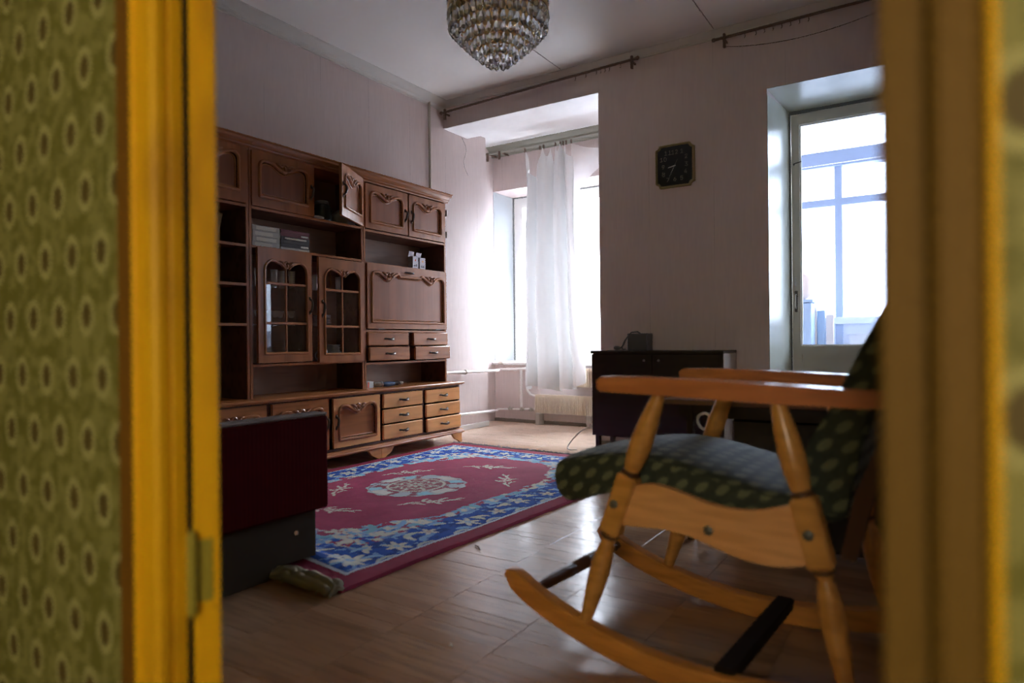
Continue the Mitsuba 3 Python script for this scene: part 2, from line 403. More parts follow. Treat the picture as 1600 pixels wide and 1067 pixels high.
def carving(c, t, k=1.0):
    """Carved leaf rosette, local coordinates, centred on (c, t)."""
    ms = []
    q = np.linspace(0, 2 * math.pi, 15)[:-1]
    ms.append(tube(np.column_stack([c + .019 * k * np.cos(q), t + .006 * k + .024 * k * np.sin(q), np.full(14, .008)]), .0062 * k, 6, closed=True))
    ms.append(ball((c, t + .002 * k, .008), (.009 * k, .016 * k, .014)))
    for sg in (-1, 1):
        for (dx, dy, a, lx, ly) in ((.034, .012, 25, .019, .008), (.050, .024, 10, .020, .007), (.044, -.002, 40, .017, .006), (.024, -.018, 55, .015, .006)):
            ms.append(ball((c + sg * dx * k, t + dy * k, .007), (lx * k, ly * k * 1.15, .013), 1, rot2(math.radians(a * sg))))
    return cat(*ms)

def bail(c, t, L, vertical):
    """Curved bail handle: an arched bar with swollen middle and two leaf ends."""
    q = np.linspace(-1, 1, 11)
    r = .0058 + .0040 * (1 - q ** 2)
    a = np.stack([q * L / 2, -.006 * (1 - q * q) if not vertical else .004 * np.sin(3 * q), .004 + .024 * (1 - np.abs(q) ** 3)], -1)
    if vertical: a = a[:, [1, 0, 2]]
    a = a + V(c, t, 0)
    ends = [ball(a[i] * [1, 1, 0] + [0, 0, .003], (.009, .016, .006) if vertical else (.016, .009, .006)) for i in (0, -1)]
    return cat(tube(a, r, 7), *ends)

def ogee_door(parent, name, M, w, h, fld, bsdf, hd, label=None, panel='m_wood_panel', dips=None, dip=.050, hv=True):
    """A door in local coordinates: slab with a sunk field, moulding, carving(s), handle.  fld = (s0, t0, w, h); hd = (s, t)."""
    s0, t0, fw, fh = fld
    dips = dips or [fw / 2]
    og = ogee(fw, fh, dips, dip, .045) + V(s0, t0)
    k = part(parent, name, cat(extrude([[(0, 0), (w, 0), (w, h), (0, h)], og], .020, M), extrude([[(.002, .002), (w - .002, .002), (w - .002, h - .002), (.002, h - .002)]], .004, M)), bsdf, label=label)
    part(k, 'inset_panel', xf(extrude([og], .006), M), panel)
    gi = ogee(fw - .028, fh - .028, [c - .014 for c in dips], dip, .040) + V(s0 + .014, t0 + .014)
    part(k, 'groove', xf(extrude([og, gi], .0075), M), 'm_groove_shade', label='shade painted as a dark ring in the groove round the field')
    part(k, 'moulding', cat(xf(tube(path3(dense(og), .0215), .0120, 8, closed=True), M), xf(tube(path3(dense(ogee(fw - .036, fh - .036, [c - .018 for c in dips], dip, .038) + V(s0 + .018, t0 + .018)), .008), .0055, 6, closed=True), M)), 'm_moulding', 40)
    for c in dips:
        part(k, 'carving', xf(cat(carving(s0 + c, t0 + fh - dip * .50, 1.05)), M @ frame((0, 0, .018), EX, EY, EZ)), 'm_carving', 50)
    if hd:
        part(k, 'handle', xf(bail(hd[0], hd[1], .085, hv), M @ frame((0, 0, .020), EX, EY, EZ)), 'm_brass', 40)
    return k

def drawer(parent, y0, y1, z0, z1, x, bsdf, pull=0.0):
    b = box(x - .30, x + pull - .02, y0 + .012, y1 - .012, z0 + .008, z1 - .012)
    f = box(x + pull - .022, x + pull, y0, y1, z0, z1, .006)
    k = part(parent, 'drawer', f, bsdf)
    part(k, 'drawer_box', b, 'm_wood_dark')
    part(k, 'handle', xf(bail((y1 - y0) / 2, (z1 - z0) * .52, .088, False), face(y0, z0, x + pull)), 'm_brass', 40)

def cornice(parent, y0, y1, name='cornice'):
    pr = [(-4.13, 2.205), (-3.825, 2.205), (-3.822, 2.215), (-3.806, 2.224), (-3.804, 2.232), (-3.79, 2.240), (-3.776, 2.252), (-3.774, 2.266), (-3.764, 2.270), (-3.764, 2.278), (-4.13, 2.278)]
    part(parent, name, extrude([pr], y1 - y0, frame((0, y1, 0), V(1, 0, 0), V(0, 0, 1), V(0, -1, 0))), 'm_wood_h', 20)

XB, XF, XD = -4.128, -3.842, -3.82      # back, carcass front, door front plane (without thickness)
def carcass(t, y0, y1, shelves, back=((.56, 2.205),), floor_z=.552):
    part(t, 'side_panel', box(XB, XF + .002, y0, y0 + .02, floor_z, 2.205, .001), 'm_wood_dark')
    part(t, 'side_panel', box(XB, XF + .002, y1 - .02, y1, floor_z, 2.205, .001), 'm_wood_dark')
    for z in (y0, y1 - .02):
        part(t, 'edge_strip', box(XF + .002, XF + .012, z, z + .02, floor_z, 2.205, .001), 'm_wood_v')
    part(t, 'back_panel', box(XB, XB + .006, y0 + .02, y1 - .02, floor_z, 2.205), 'm_back_board')
    for z in shelves:
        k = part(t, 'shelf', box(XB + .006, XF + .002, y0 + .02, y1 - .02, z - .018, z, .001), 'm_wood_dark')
        part(k, 'edge_strip', box(XF + .002, XF + .012, y0 + .02, y1 - .02, z - .018, z, .001), 'm_wood_h')

# --- upper cabinet nearest the window (bay with the drop flap)
A0, A1 = 3.760, 4.797
ua = thing('upper_cabinet', 'brown upper cabinet with drop-front flap and four small drawers, nearest the window', 'cabinet')
carcass(ua, A0, A1, (.760, 1.022, 1.566, 1.828))
cornice(ua, A0 - .004, 4.83)
ogee_door(ua, 'door', face(3.775, 1.835, XF + .002), .496, .358, (.055, .055, .378, .245), 'm_wood_v', (.465, .165))
ogee_door(ua, 'door', face(4.290, 1.835, XF + .002), .496, .358, (.055, .055, .378, .245), 'm_wood_v', (.030, .165))
fl = ogee_door(ua, 'flap', face(3.785, 1.032, XF + .004), 1.004, .525, (.05, .055, .915, .405), 'm_wood_v', None, dips=[.19, .725], dip=.052)
part(fl, 'handle', xf(bail(.50, .482, .088, False), face(3.785, 1.032, XF + .024)), 'm_brass', 40)
for yy in (3.90, 4.63):
    part(fl, 'hinge', box(XF + .022, XF + .027, yy, yy + .07, 1.026, 1.036, .001), 'm_dark_metal')
part(ua, 'side_hinge', box(-3.83, -3.81, A1, A1 + .006, 2.08, 2.14, .002), 'm_steel'); part(ua, 'side_hinge', box(-3.83, -3.81, A1, A1 + .006, 1.88, 1.94, .002), 'm_steel')
drawer(ua, 3.786, 4.268, .894, 1.003, -3.815, 'm_wood_h')
drawer(ua, 4.322, 4.797, .890, 1.003, -3.815, 'm_wood_h', .004)
drawer(ua, 3.786, 4.262, .772, .884, -3.815, 'm_wood_h', .016)
drawer(ua, 4.315, 4.797, .768, .882, -3.815, 'm_wood_h', .030)
part(ua, 'divider', box(-4.1, XF - .001, 4.285, 4.305, .760, 1.004), 'm_wood_dark')

# --- upper cabinet in the middle (glass doors)
B0, B1 = 2.724, 3.756
ub = thing('upper_cabinet', 'brown upper cabinet with two arched glass doors and one top door swung open', 'cabinet')
carcass(ub, B0, B1, (.782, 1.578, 1.838))
for z in (1.049, 1.316):
    part(ub, 'glass_shelf', box(XB + .008, -3.90, B0 + .022, B1 - .022, z - .004, z + .002), 'm_glass')
part(ub, 'divider', box(XB + .006, XF - .001, 3.240, 3.258, .782, 1.560), 'm_wood_dark')
cornice(ub, B0, B1)
ogee_door(ub, 'door', face(2.742, 1.842, XF + .002), .520, .378, (.060, .070, .400, .245), 'm_wood_v', (.492, .17))
OA = math.radians(27)
Mo = frame((XF + .006, 3.742, 1.842), V(-0.0, 0, 0) + V(math.sin(OA), -math.cos(OA), 0), EZ, V(math.cos(OA), math.sin(OA), 0))
Mo = Mo @ np.diag([-1, 1, 1, 1]) @ frame((-.472, 0, 0), EX, EY, EZ)   # local s runs to the hinge
ogee_door(ub, 'door', Mo, .472, .378, (.058, .070, .355, .245), 'm_wood_v', (.024, .19))
def glass_door(parent, y0, y1, z0, z1, oy0, oy1, oz0, oz1, hy):
    w, h = oy1 - oy0, oz1 - oz0
    og = ogee(w, h, [w / 2], .030, .075)
    Rz = np.eye(4); Rz[0, 0] = Rz[2, 2] = math.cos(.0227); Rz[2, 0] = -math.sin(.0227); Rz[0, 2] = math.sin(.0227)
    M = face(y1, z0, XF + .002) @ Rz @ frame((y0 - y1, 0, 0), EX, EY, EZ)
    off = V(oy0 - y0, oz0 - z0)
    Mi = M @ frame((off[0], off[1], 0), EX, EY, EZ)
    k = part(parent, 'door', extrude([[(0, 0), (y1 - y0, 0), (y1 - y0, z1 - z0), (0, z1 - z0)], og + off], .021, M), 'm_wood_v')
    part(k, 'moulding', xf(tube(path3(dense(og), .0205), .0100, 8, closed=True), Mi), 'm_moulding', 40)
    part(k, 'muntin', xf(box(w / 2 - .007, w / 2 + .007, 0, h - .03, .006, .018, .003), Mi), 'm_wood_v')
    hz = [h * .325, h * .752]
    for q in hz:
        part(k, 'muntin', xf(box(0, w, q - .009, q + .009, .006, .020, .003), Mi), 'm_wood_h')
    part(k, 'carving', xf(carving(w / 2, h - .030, .95), Mi @ frame((0, 0, .018), EX, EY, EZ)), 'm_carving', 50)
    part(k, 'handle', xf(bail(hy - oy0, h * .53, .100, True), Mi @ frame((0, 0, .021), EX, EY, EZ)), 'm_brass', 40)
    lv = [0] + hz + [h + .01]
    ogc = m3.CrossSection([og], m3.FillRule.EvenOdd)
    for a, b in ((0, w / 2), (w / 2, w)):
        for c, d in zip(lv[:-1], lv[1:]):
            r = m3.CrossSection([[(a, c), (b, c), (b, d), (a, d)]]) ^ ogc
            pts = np.array(r.to_polygons()[0])
            tri = m3.triangulate([pts])
            v = np.column_stack([pts, np.full(len(pts), .010)])
            part(k, 'pane', xf(trimesh.Trimesh(v, tri, process=False), Mi), 'm_glass')
glass_door(ub, 2.772, 3.230, .788, 1.568, 2.826, 3.190, .852, 1.490, 3.212)
glass_door(ub, 3.288, 3.752, .776, 1.553, 3.343, 3.704, .836, 1.474, 3.318)

# --- upper cabinet half hidden by the doorway (open shelves)
C0, C1 = 1.690, 2.721
uc = thing('upper_cabinet', 'dark upper cabinet with open shelves, half hidden behind the yellow door edge', 'cabinet')
carcass(uc, C0, C1, (1.055, 1.320, 1.578, 1.842))
cornice(uc, C0, C1)
ogee_door(uc, 'door', face(2.218, 1.848, XF + .002), .486, .384, (.055, .075, .372, .245), 'm_wood_v', (.028, .18))
ogee_door(uc, 'door', face(1.706, 1.848, XF + .002), .490, .384, (.055, .075, .372, .245), 'm_wood_v', (.462, .18))

# --- the three base cabinets
XBF = -3.722
def base(label, y0, y1, yr=0.0):
    t = thing('base_cabinet', label, 'cabinet')
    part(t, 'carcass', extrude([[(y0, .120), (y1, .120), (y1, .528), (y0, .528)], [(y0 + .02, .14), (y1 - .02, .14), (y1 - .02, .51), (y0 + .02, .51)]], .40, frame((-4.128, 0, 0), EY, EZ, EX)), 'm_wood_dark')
    part(t, 'back_panel', box(-4.128, -4.12, y0 + .01, y1 - .01, .13, .52), 'm_back_board')
    tp = [(-4.128, .526), (-3.704, .526), (-3.700, .531), (-3.690, .533), (-3.684, .538), (-3.684, .547), (-3.690, .552), (-4.128, .552)]
    part(t, 'top', extrude([tp], y1 + yr - y0, frame((0, y1 + yr, 0), V(1, 0, 0), V(0, 0, 1), V(0, -1, 0))), 'm_wood_h', 25)
    pl = [(-4.10, .084), (-3.694, .084), (-3.686, .090), (-3.684, .098), (-3.690, .104), (-3.702, .108), (-3.706, .118), (-3.716, .122), (-4.10, .122)]
    part(t, 'plinth', extrude([pl], y1 + yr - y0, frame((0, y1 + yr, 0), V(1, 0, 0), V(0, 0, 1), V(0, -1, 0))), 'm_wood_h', 25)
    for sg, yy in ((1, y0 + .002), (-1, y1 - .002)):
        pts = [(0, 0), (.030, 0), (.042, .012), (.060, .022), (.085, .030), (.112, .048), (.128, .070), (.140, .084), (0, .084)]
        pts = [(yy + sg * a, b) for a, b in pts]
        part(t, 'foot', extrude([pts if sg > 0 else pts[::-1]], .022, frame((-3.722, 0, 0), EY, EZ, EX)), 'm_wood_honey')
        part(t, 'rear_foot', box(-4.10, -4.06, yy, yy + sg * .05, 0, .084), 'm_wood_dark')
    return t
ba = base('base cabinet of six honey brown drawers, nearest the window', 3.808, 4.850, .022)
part(ba, 'divider', box(-4.12, XBF - .006, 4.322, 4.348, .14, .51), 'm_wood_dark')
for (z0, z1) in ((.390, .508), (.266, .383), (.140, .259)):
    drawer(ba, 3.836, 4.312, z0 + .004, z1, -3.708, 'm_wood_honey', rng.uniform(0, .006))
for (z0, z1), pu in zip(((.388, .504), (.264, .379), (.136, .256)), (0.0, .004, .012)):
    drawer(ba, 4.357, 4.834, z0 + .004, z1, -3.708, 'm_wood_honey', pu)
bb = base('base cabinet with two carved doors in the middle of the wall unit', 2.770, 3.806)
ogee_door(bb, 'door', face(3.322, .148, XBF), .472, .363, (.050, .055, .378, .252), 'm_wood_honey', (.022, .19), panel='m_wood_h', dip=.052)
ogee_door(bb, 'door', face(2.796, .148, XBF), .480, .368, (.050, .055, .380, .252), 'm_wood_h', (.455, .19), panel='m_wood_h', dip=.052)
bc = base('base cabinet standing left behind the dark red sofa', 1.730, 2.768)
ogee_door(bc, 'door', face(2.270, .148, XBF), .480, .368, (.050, .055, .380, .252), 'm_wood_h', (.025, .19), panel='m_wood_h', dip=.052)
ogee_door(bc, 'door', face(1.750, .148, XBF), .480, .368, (.050, .055, .380, .252), 'm_wood_h', (.455, .19), panel='m_wood_h', dip=.052)

# ------------------------------------------------------------------ things on the wall unit's shelves
mat('m_pages', principled((.45, .42, .36), .8, .1))
BK = {'grey': (.34, .33, .31), 'black': (.03, .025, .025), 'wine': (.14, .02, .03), 'lightgrey': (.40, .39, .37)}
for n_, c_ in BK.items():
    mat('m_book_' + n_, principled(c_, .5, .4))
mat('m_title', principled((.55, .53, .48), .6, .3))
def book(y0, y1, z0, z1, xs, col, label, group=None, band=None):
    t = thing('book', label, 'book', group=group)
    d = rng.uniform(.19, .21)
    yj = rng.uniform(-.004, .004)
    part(t, 'cover', cat(box(xs - d, xs, y0 + yj, y1 + yj, z0, z0 + .003), box(xs - d, xs, y0 + yj, y1 + yj, z1 - .003, z1), box(xs - .004, xs + .001, y0 + yj, y1 + yj, z0, z1, .001)), 'm_book_' + col)
    part(t, 'pages', box(xs - d + .004, xs - .005, y0 + yj + .003, y1 + yj - .003, z0 + .003, z1 - .003), 'm_pages')
    if band:
        part(t, 'spine_label', box(xs + .001, xs + .0016, y0 + yj + band[0], y0 + yj + band[1], z0 + .007, z1 - .007), 'm_title')
for i in range(4):
    z = 1.578 + .0375 * i
    book(2.785, 3.005, z + .0004, z + .037, -3.88, ('lightgrey', 'grey')[i % 2], ('bottom', 'second lowest', 'third lowest', 'topmost')[i] + ' of the four thick grey books lying under the closed top door', 'thick grey books lying in a stack', (.03, .19) if i % 2 else (.02, .16))
zz = 1.578
for i, (th, col, lab, bd) in enumerate(((.026, 'grey', 'grey book at the bottom of the dark red and black stack', (.16, .23)), (.027, 'black', 'black book second from the bottom of the right stack', (.17, .24)), (.024, 'black', 'black book third from the bottom of the right stack', None),
                                         (.026, 'black', 'black book with a pale label in the middle of the right stack', (.03, .22)), (.026, 'wine', 'wine red book second from the top of the right stack', (.18, .24)), (.022, 'wine', 'thin wine red book on top of the right stack', None))):
    book(3.022, 3.272, zz + .0004, zz + th, -3.89, col, lab, None, bd); zz += th

# leaning paper sheet in the left cabinet
mat('m_paper', principled((.52, .41, .33), .8, .1))
mat('m_white_thing', principled((.62, .62, .63), .5, .3))
thing('picture_card', 'brownish card leaning in the shelf under the left top door', 'card', extrude([[(0, 0), (.17, 0), (.235, .215), (0, .235)]], .006, frame((-3.99, 2.42, 1.5795), EY, V(-.14, 0, .99), V(.99, 0, .14))), 'm_paper')
# things behind the swung-open door
mat('m_jar_dark', principled((.030, .040, .038), .15, .6))
mat('m_lid_grey', principled((.20, .20, .19), .5, .4))
mat('m_bag', principled((.24, .24, .22), .45, .4))
j = thing('jar', 'dark glass jar with grey lid behind the open top door', 'jar')
part(j, 'body', lathe([(0, 0), (.062, 0), (.072, .015), (.074, .09), (.060, .125), (.05, .13), (0, .13)], 18, (-3.93, 3.43, 1.8385)), 'm_jar_dark', 40)
part(j, 'lid', lathe([(0, 0), (.054, 0), (.054, .022), (.045, .03), (0, .032)], 18, (-3.93, 3.43, 1.9685)), 'm_lid_grey', 40)
bm = ball((0, 0, 0), (.075, .09, .075), 3)
bm.vertices = bm.vertices * (0.85 + 0.35 * meshkit.noise(bm.vertices * 22)[:, None]) + V(-3.92, 3.635, 1.8385)
bm.vertices[:, 2] = np.maximum(bm.vertices[:, 2], 1.8390)
bm.vertices[:, 2] += 0.055 * (bm.vertices[:, 2] > 1.842)
thing('cloth_bundle', 'crumpled grey bundle beside the dark jar in the open top cupboard', 'cloth', bm, 'm_bag', True)
pm = ball((0, 0, 0), (.018, .05, .011), 2)
pm.vertices = pm.vertices * (0.8 + 0.4 * meshkit.noise(pm.vertices * 40)[:, None]) + V(-3.852, 3.335, 1.8525)
thing('plastic_bag', 'small crumpled plastic bag on the shelf edge below the open top door', 'bag', pm, 'm_white_thing', True)

# two cartons in the niche above the flap
mat('m_carton', principled((.60, .58, .66), .5, .4))
mat('m_carton_grey', principled((.38, .36, .40), .5, .4))
mat('m_red_ink', principled((.70, .16, .12), .5, .3)); mat('m_orange_ink', principled((.80, .36, .08), .5, .3)); mat('m_dark_ink', principled((.06, .06, .09), .5, .3))
def carton(label, y, w, h, x, ink, wm, sm):
    t = thing('carton', label, 'box')
    part(t, 'box', box(x - .055, x, y, y + w, 1.5665, 1.5665 + h, .001), wm)
    part(t, 'side_print', box(x - .055, x - .001, y - .0006, y - .0001, 1.5685, 1.5665 + h - .002), sm)
    part(t, 'flap', xf(box(0, .05, 0, w - .004, 0, .0012), frame((x - .055, y + .002, 1.5665 + h), V(.25, 0, .968), EY, V(-.968, 0, .25))), 'm_carton')
    part(t, 'logo', extrude([arc(0, 0, .010, 0, 330, 12)], .0006, face(y + w * .5, 1.5665 + h * .70, x)), ink)
    part(t, 'lettering', cat(*[box(x, x + .0006, y + .010 + .0085 * i, y + .016 + .0085 * i, 1.5665 + h * .20, 1.5665 + h * (.30 + .05 * ((i * 7) % 3))) for i in range(int((w - .02) / .0085))]), 'm_dark_ink')
carton('pale carton with a red dot, left of the two on the niche shelf', 4.405, .072, .112, -3.885, 'm_red_ink', 'm_carton', 'm_carton_grey')
carton('pale carton with an orange dot, right of the two on the niche shelf', 4.500, .076, .108, -3.885, 'm_orange_ink', 'm_carton', 'm_carton_grey')
# things on the base cabinet below the four small drawers
t = thing('carton', 'small white medicine carton lying on the cabinet top below the small drawers', 'box')
part(t, 'box', box(-3.93, -3.86, 3.815, 3.885, .5525, .605, .001), 'm_white_thing')
part(t, 'red_print', box(-3.86, -3.8594, 3.818, 3.836, .556, .600), 'm_red_ink')
t = thing('razor_head', 'small shaver with a chrome ring beside the white medicine carton', 'shaver')
part(t, 'body', lathe([(0, 0), (.016, 0), (.021, .012), (.022, .05), (.016, .06), (0, .062)], 14, axis=(V(-3.87, 3.905, .576), V(-3.85, 3.965, .576))), 'm_valve', 40)
part(t, 'ring', lathe([(.012, 0), (.023, 0), (.024, .012), (.012, .014)], 14, axis=(V(-3.851, 3.962, .577), V(-3.845, 3.98, .577))), 'm_steel', 40)
mat('m_blue_cloth', principled((.05, .085, .16), .6, .3))
pm = ball((0, 0, 0), (.028, .075, .021), 3)
pm.vertices = pm.vertices * (0.85 + 0.3 * meshkit.noise(pm.vertices * 30)[:, None]) + V(-3.86, 4.065, .5735)
thing('pouch', 'dark blue soft pouch lying on the cabinet top', 'pouch', pm, 'm_blue_cloth', True)
t = thing('bottle', 'small bottle with a white cap lying beside the blue pouch', 'bottle')
part(t, 'body', lathe([(0, 0), (.017, .001), (.019, .008), (.019, .045), (.009, .055), (.008, .06)], 14, axis=(V(-3.90, 4.155, .572), V(-3.87, 4.225, .572))), 'm_dark_metal', 40)
part(t, 'cap', lathe([(0, 0), (.013, 0), (.014, .004), (.013, .028), (0, .03)], 14, axis=(V(-3.876, 4.213, .571), V(-3.862, 4.245, .571))), 'm_white_thing', 40)

# glass and china behind the glass doors
mat('m_thin_glass', {'type': 'thindielectric', 'int_ior': 1.6})
mat('m_china', principled((.45, .47, .50), .2, .6))
def tumbler(x, y, z, label, group, h=.11, r=.03, n=10):
    thing('tumbler', label, 'glass', lathe([(0, .004), (r * .8, .004), (r * .85, 0), (r, h), (r * .94, h), (r * .78, .008), (0, .008)], n, (x, y, z)), 'm_thin_glass', 40, group=group)
ORD = ('leftmost', 'second from left', 'middle one', 'second from right', 'rightmost')
for i in range(5):
    tumbler(-3.93 - .03 * (i % 2), 2.86 + .066 * i - (.0 if i < 3 else -.02), 1.3185, ORD[i] + ' of the five tall tumblers behind the left glass door', 'tall tumblers on the top glass shelf', .125, .027)
for i in range(5):
    y = 2.855 + .07 * i
    thing('goblet', ORD[i] + ' of the five stemmed glasses behind the left glass door', 'glass', lathe([(0, .002), (.028, .002), (.028, 0), (.005, .008), (.004, .04), (.016, .052), (.030, .075), (.029, .10), (.027, .10), (.014, .056), (0, .05)], 12, (-3.93 - .03 * (i % 2), y, 1.0515)), 'm_thin_glass', 40, group='stemmed glasses on the middle glass shelf')
for i, (y, s_, lab) in enumerate(((2.895, 1.0, 'tall pointed glass decanter, left of the three on the cabinet floor'), (3.085, 1.0, 'tall pointed glass decanter, middle of the three on the cabinet floor'), (3.185, .45, 'short glass decanter beside the two tall ones'))):
    t = thing('decanter', lab, 'decanter')
    x = -3.96 + .06 * (i == 2)
    part(t, 'body', lathe([(0, .003), (.058 * s_ + .01, 0), (.062 * s_ + .01, .02), (.040, .09 * s_), (.014, .17 * s_), (.013, .20 * s_), (.017, .205 * s_)], 14, (x, y, .7825)), 'm_thin_glass', 40)
    part(t, 'stopper', lathe([(.011, 0), (.011, .012), (.018, .02), (.018, .032), (0, .042)], 12, (x, y, .7825 + .205 * s_)), 'm_thin_glass', 40)
for i in range(6):
    thing('plate', ('bottom', 'second lowest', 'third lowest', 'third highest', 'second highest', 'topmost')[i] + ' of the six pale plates stacked behind the right glass door', 'plate', lathe([(0, .002), (.05, .002), (.052, 0), (.085, .010), (.085, .012), (.05, .005), (0, .005)], 20, (-3.98, 3.44, 1.0515 + .0135 * i)), 'm_china', 40, group='plates stacked behind the right glass door')
t = thing('mug', 'white mug on the cabinet floor behind the right glass door', 'mug')
part(t, 'body', lathe([(0, .002), (.036, 0), (.038, .085), (.034, .085), (.032, .006), (0, .006)], 18, (-3.93, 3.42, .7825)), 'm_china', 40)
part(t, 'handle', tube([(-3.93, 3.38 - .03 * math.sin(a), .825 + .028 * math.cos(a)) for a in np.linspace(0.2, math.pi - .2, 8)], .005, 6), 'm_china', 40)
thing('bowl', 'patterned bowl beside the white mug behind the right glass door', 'bowl', lathe([(0, .004), (.03, 0), (.034, .012), (.068, .07), (.066, .07), (.03, .015), (0, .010)], 20, (-3.96, 3.55, .7825)), 'm_china', 40)
for i in range(3):
    thing('bowl', ('lowest', 'middle', 'topmost')[i] + ' of the three small bowls stacked behind the right glass door', 'bowl', lathe([(0, .004), (.028, 0), (.032, .010), (.060, .045), (.058, .045), (.028, .013), (0, .010)], 18, (-3.96, 3.55, .8015 + .020 * (i + 1))), 'm_china', 40, group='small bowls stacked behind the right glass door')
for i in range(3):
    tumbler(-3.95, 3.37 + .05 * i + (.13 if i == 2 else 0), 1.3185, ('left', 'middle', 'right')[i] + ' one of three tall glasses behind the right glass door', 'tall glasses behind the right glass door', .12, .024)
nb = [(-3.925, 3.50 + .004 * math.sin(k * 1.7), 1.440 - .013 * k) for k in range(10)]
thing('bead_string', 'string of gold beads hanging behind the right glass door', 'beads', cat(*[ball(p, .0058) for p in nb], tube([(-3.925, 3.50, 1.56), (-3.925, 3.50, 1.44)], .001, 4)), 'm_gold', True)

# ------------------------------------------------------------------ alcove window, sill, curtain
mat('m_dark_line', principled((.16, .17, .17), .7, .2))
WY = 6.62
w1 = struct('window_1', None, None, 'tall white framed alcove window behind the curtain')
part(w1, 'frame', extrude([[(-4.25, .655), (-2.46, .655), (-2.46, 2.64), (-4.25, 2.64)], [(-4.165, .735), (-3.50, .735), (-3.50, 2.545), (-4.165, 2.545)], [(-3.40, .735), (-2.52, .735), (-2.52, 2.545), (-3.40, 2.545)]], .06, frame((0, WY + .06, 0), EX, EZ, -EY)), 'm_white_paint')
for a, b in ((-4.15, -3.51), (-3.39, -2.53)):
    part(w1, 'casement', extrude([[(a - .012, .738), (b + .012, .738), (b + .012, 2.542), (a - .012, 2.542)], [(a + .035, .79), (b - .035, .79), (b - .035, 2.49), (a + .035, 2.49)]], .035, frame((0, WY + .02, 0), EX, EZ, -EY)), 'm_white_paint')
    part(w1, 'pane', trimesh.Trimesh([(a + .03, WY + .03, .78), (b - .03, WY + .03, .78), (b - .03, WY + .03, 2.5), (a + .03, WY + .03, 2.5)], [[0, 1, 2], [0, 2, 3]], process=False), 'm_glass')
part(w1, 'gap_strip', cat(box(-4.246, -4.238, WY - .02, WY + .001, .66, 2.62), box(-4.24, -2.6, WY - .02, WY + .001, 2.612, 2.622)), 'm_dark_line')
struct('trim_5', box(AX0 - .01, AX1, 6.27, WY + .01, .652, .688, .006), 'm_white_paint', 'white window sill board of the alcove')

mat('m_curtain', {'type': 'principledthin', 'base_color': rgb(.745, .745, .74), 'roughness': .8, 'diff_trans': .17})
def curtain():
    nu, nv = 120, 60
    s = np.linspace(0, 1, nu); t = np.linspace(0, 1, nv)
    S, TT = np.meshgrid(s, t)                       # t 0 top, 1 hem
    clips = np.array([0.0, .36, .46, .66, .74, .80, .86, 1.0])
    sag = np.zeros(nu)
    for a, b in zip(clips[:-1], clips[1:]):
        m = (s >= a) & (s <= b); q = (s[m] - a) / (b - a)
        sag[m] = 4 * q * (1 - q) * min(.30, (b - a) * 1.05)
    ztop = 2.995 - sag
    hem = .405 + .018 * np.sin(s * 9) - .014 * np.cos(s * 23)
    hem = hem + .07 * np.clip((s - .90) / .1, 0, 1)
    z = ztop + (hem - ztop) * TT
    xt = -3.79 + .59 * s ** .85
    xb = -3.80 + .71 * s
    spread = np.clip((3.0 - z) / 2.5, 0, 1) ** 1.1
    x = xt * (1 - spread) + xb * spread
    ph = 2 * math.pi * (4.4 * S + .35 * np.sin(2 * math.pi * S) + .10 * np.sin(TT * 4))
    amp = .052 + .030 * spread
    y = 6.13 + amp * np.sin(ph) + .012 * np.sin(2.3 * ph + 1) + .01 * np.sin(TT * 9 + S * 20)
    x = x + .022 * np.cos(ph) * (.5 + spread)
    return sheet(np.stack([x, y, z], -1))
cu = thing('curtain', 'long white curtain bunched in the middle of the alcove window', 'curtain')
part(cu, 'cloth', curtain(), 'm_curtain', True)
# the swag of sheer cloth running on to the right at the top
sw = []
for t_ in np.linspace(0, 1, 8):
    row = []
    for s_ in np.linspace(0, 1, 22):
        x = -3.22 + .72 * s_
        z0 = 2.99 - .13 * s_ - .20 * s_ * (1 - s_)
        row.append((x, 6.15 + .02 * math.sin(9 * s_ + 3 * t_), z0 - t_ * (.62 * (1 - s_) ** 2.2 + .02)))
    sw.append(row)
mat('m_sheer', {'type': 'principledthin', 'base_color': rgb(.78, .73, .71), 'roughness': .8, 'diff_trans': .8})
part(cu, 'sheer_end', sheet(np.array(sw)), 'm_sheer', True, label='sheer pinkish end of the curtain drooping to the right')
for x in (-3.79, -3.60, -3.555, -3.41, -3.35, -3.315, -3.28, -3.22):
    part(cu, 'clip', box(x - .006, x + .006, 6.145, 6.165, 2.985, 3.03, .002), 'm_rod')
rod = thing('curtain_rail', 'pale curtain rail fixed under the alcove cornice', 'curtain rail')
part(rod, 'rail', box(-4.32, -2.46, 6.14, 6.17, 3.035, 3.06, .004), 'm_cornice_green')
for x in (-4.28, -4.12):
    part(rod, 'bracket', cat(box(x - .008, x + .008, 6.16, 6.335, 3.04, 3.055, .002), box(x - .012, x + .012, 6.13, 6.15, 2.96, 3.05, .002)), 'm_rod')

# ------------------------------------------------------------------ radiators and pipes
mat('m_radiator', principled((.74, .64, .52), .38, .5))
def radiator(label, x0, x1, z0, z1, y):
    t = thing('radiator', label, 'radiator')
    part(t, 'plate', box(x0, x1, y, y + .03, z0 + .01, z1 - .01), 'm_grime_shade')  # dark plate paints the shade between the fins
    n = int((x1 - x0) / .0235)
    part(t, 'fins', cat(*[box(x0 + i * .0235, x0 + i * .0235 + .0120, y - .045, y, z0, z1, .003) for i in range(n)]), 'm_radiator', kind='stuff')
    part(t, 'header_tube', tube([(x0, y - .02, z1 - .03), (x1, y - .02, z1 - .03)], .012), 'm_radiator', True)
    return t
r1 = radiator('wide beige ribbed radiator low under the alcove window', -3.74, -2.47, .128, .332, 6.27)
for x in (-3.72, -3.1):
    part(r1, 'foot', box(x, x + .05, 6.20, 6.30, 0, .13, .003), 'm_valve')
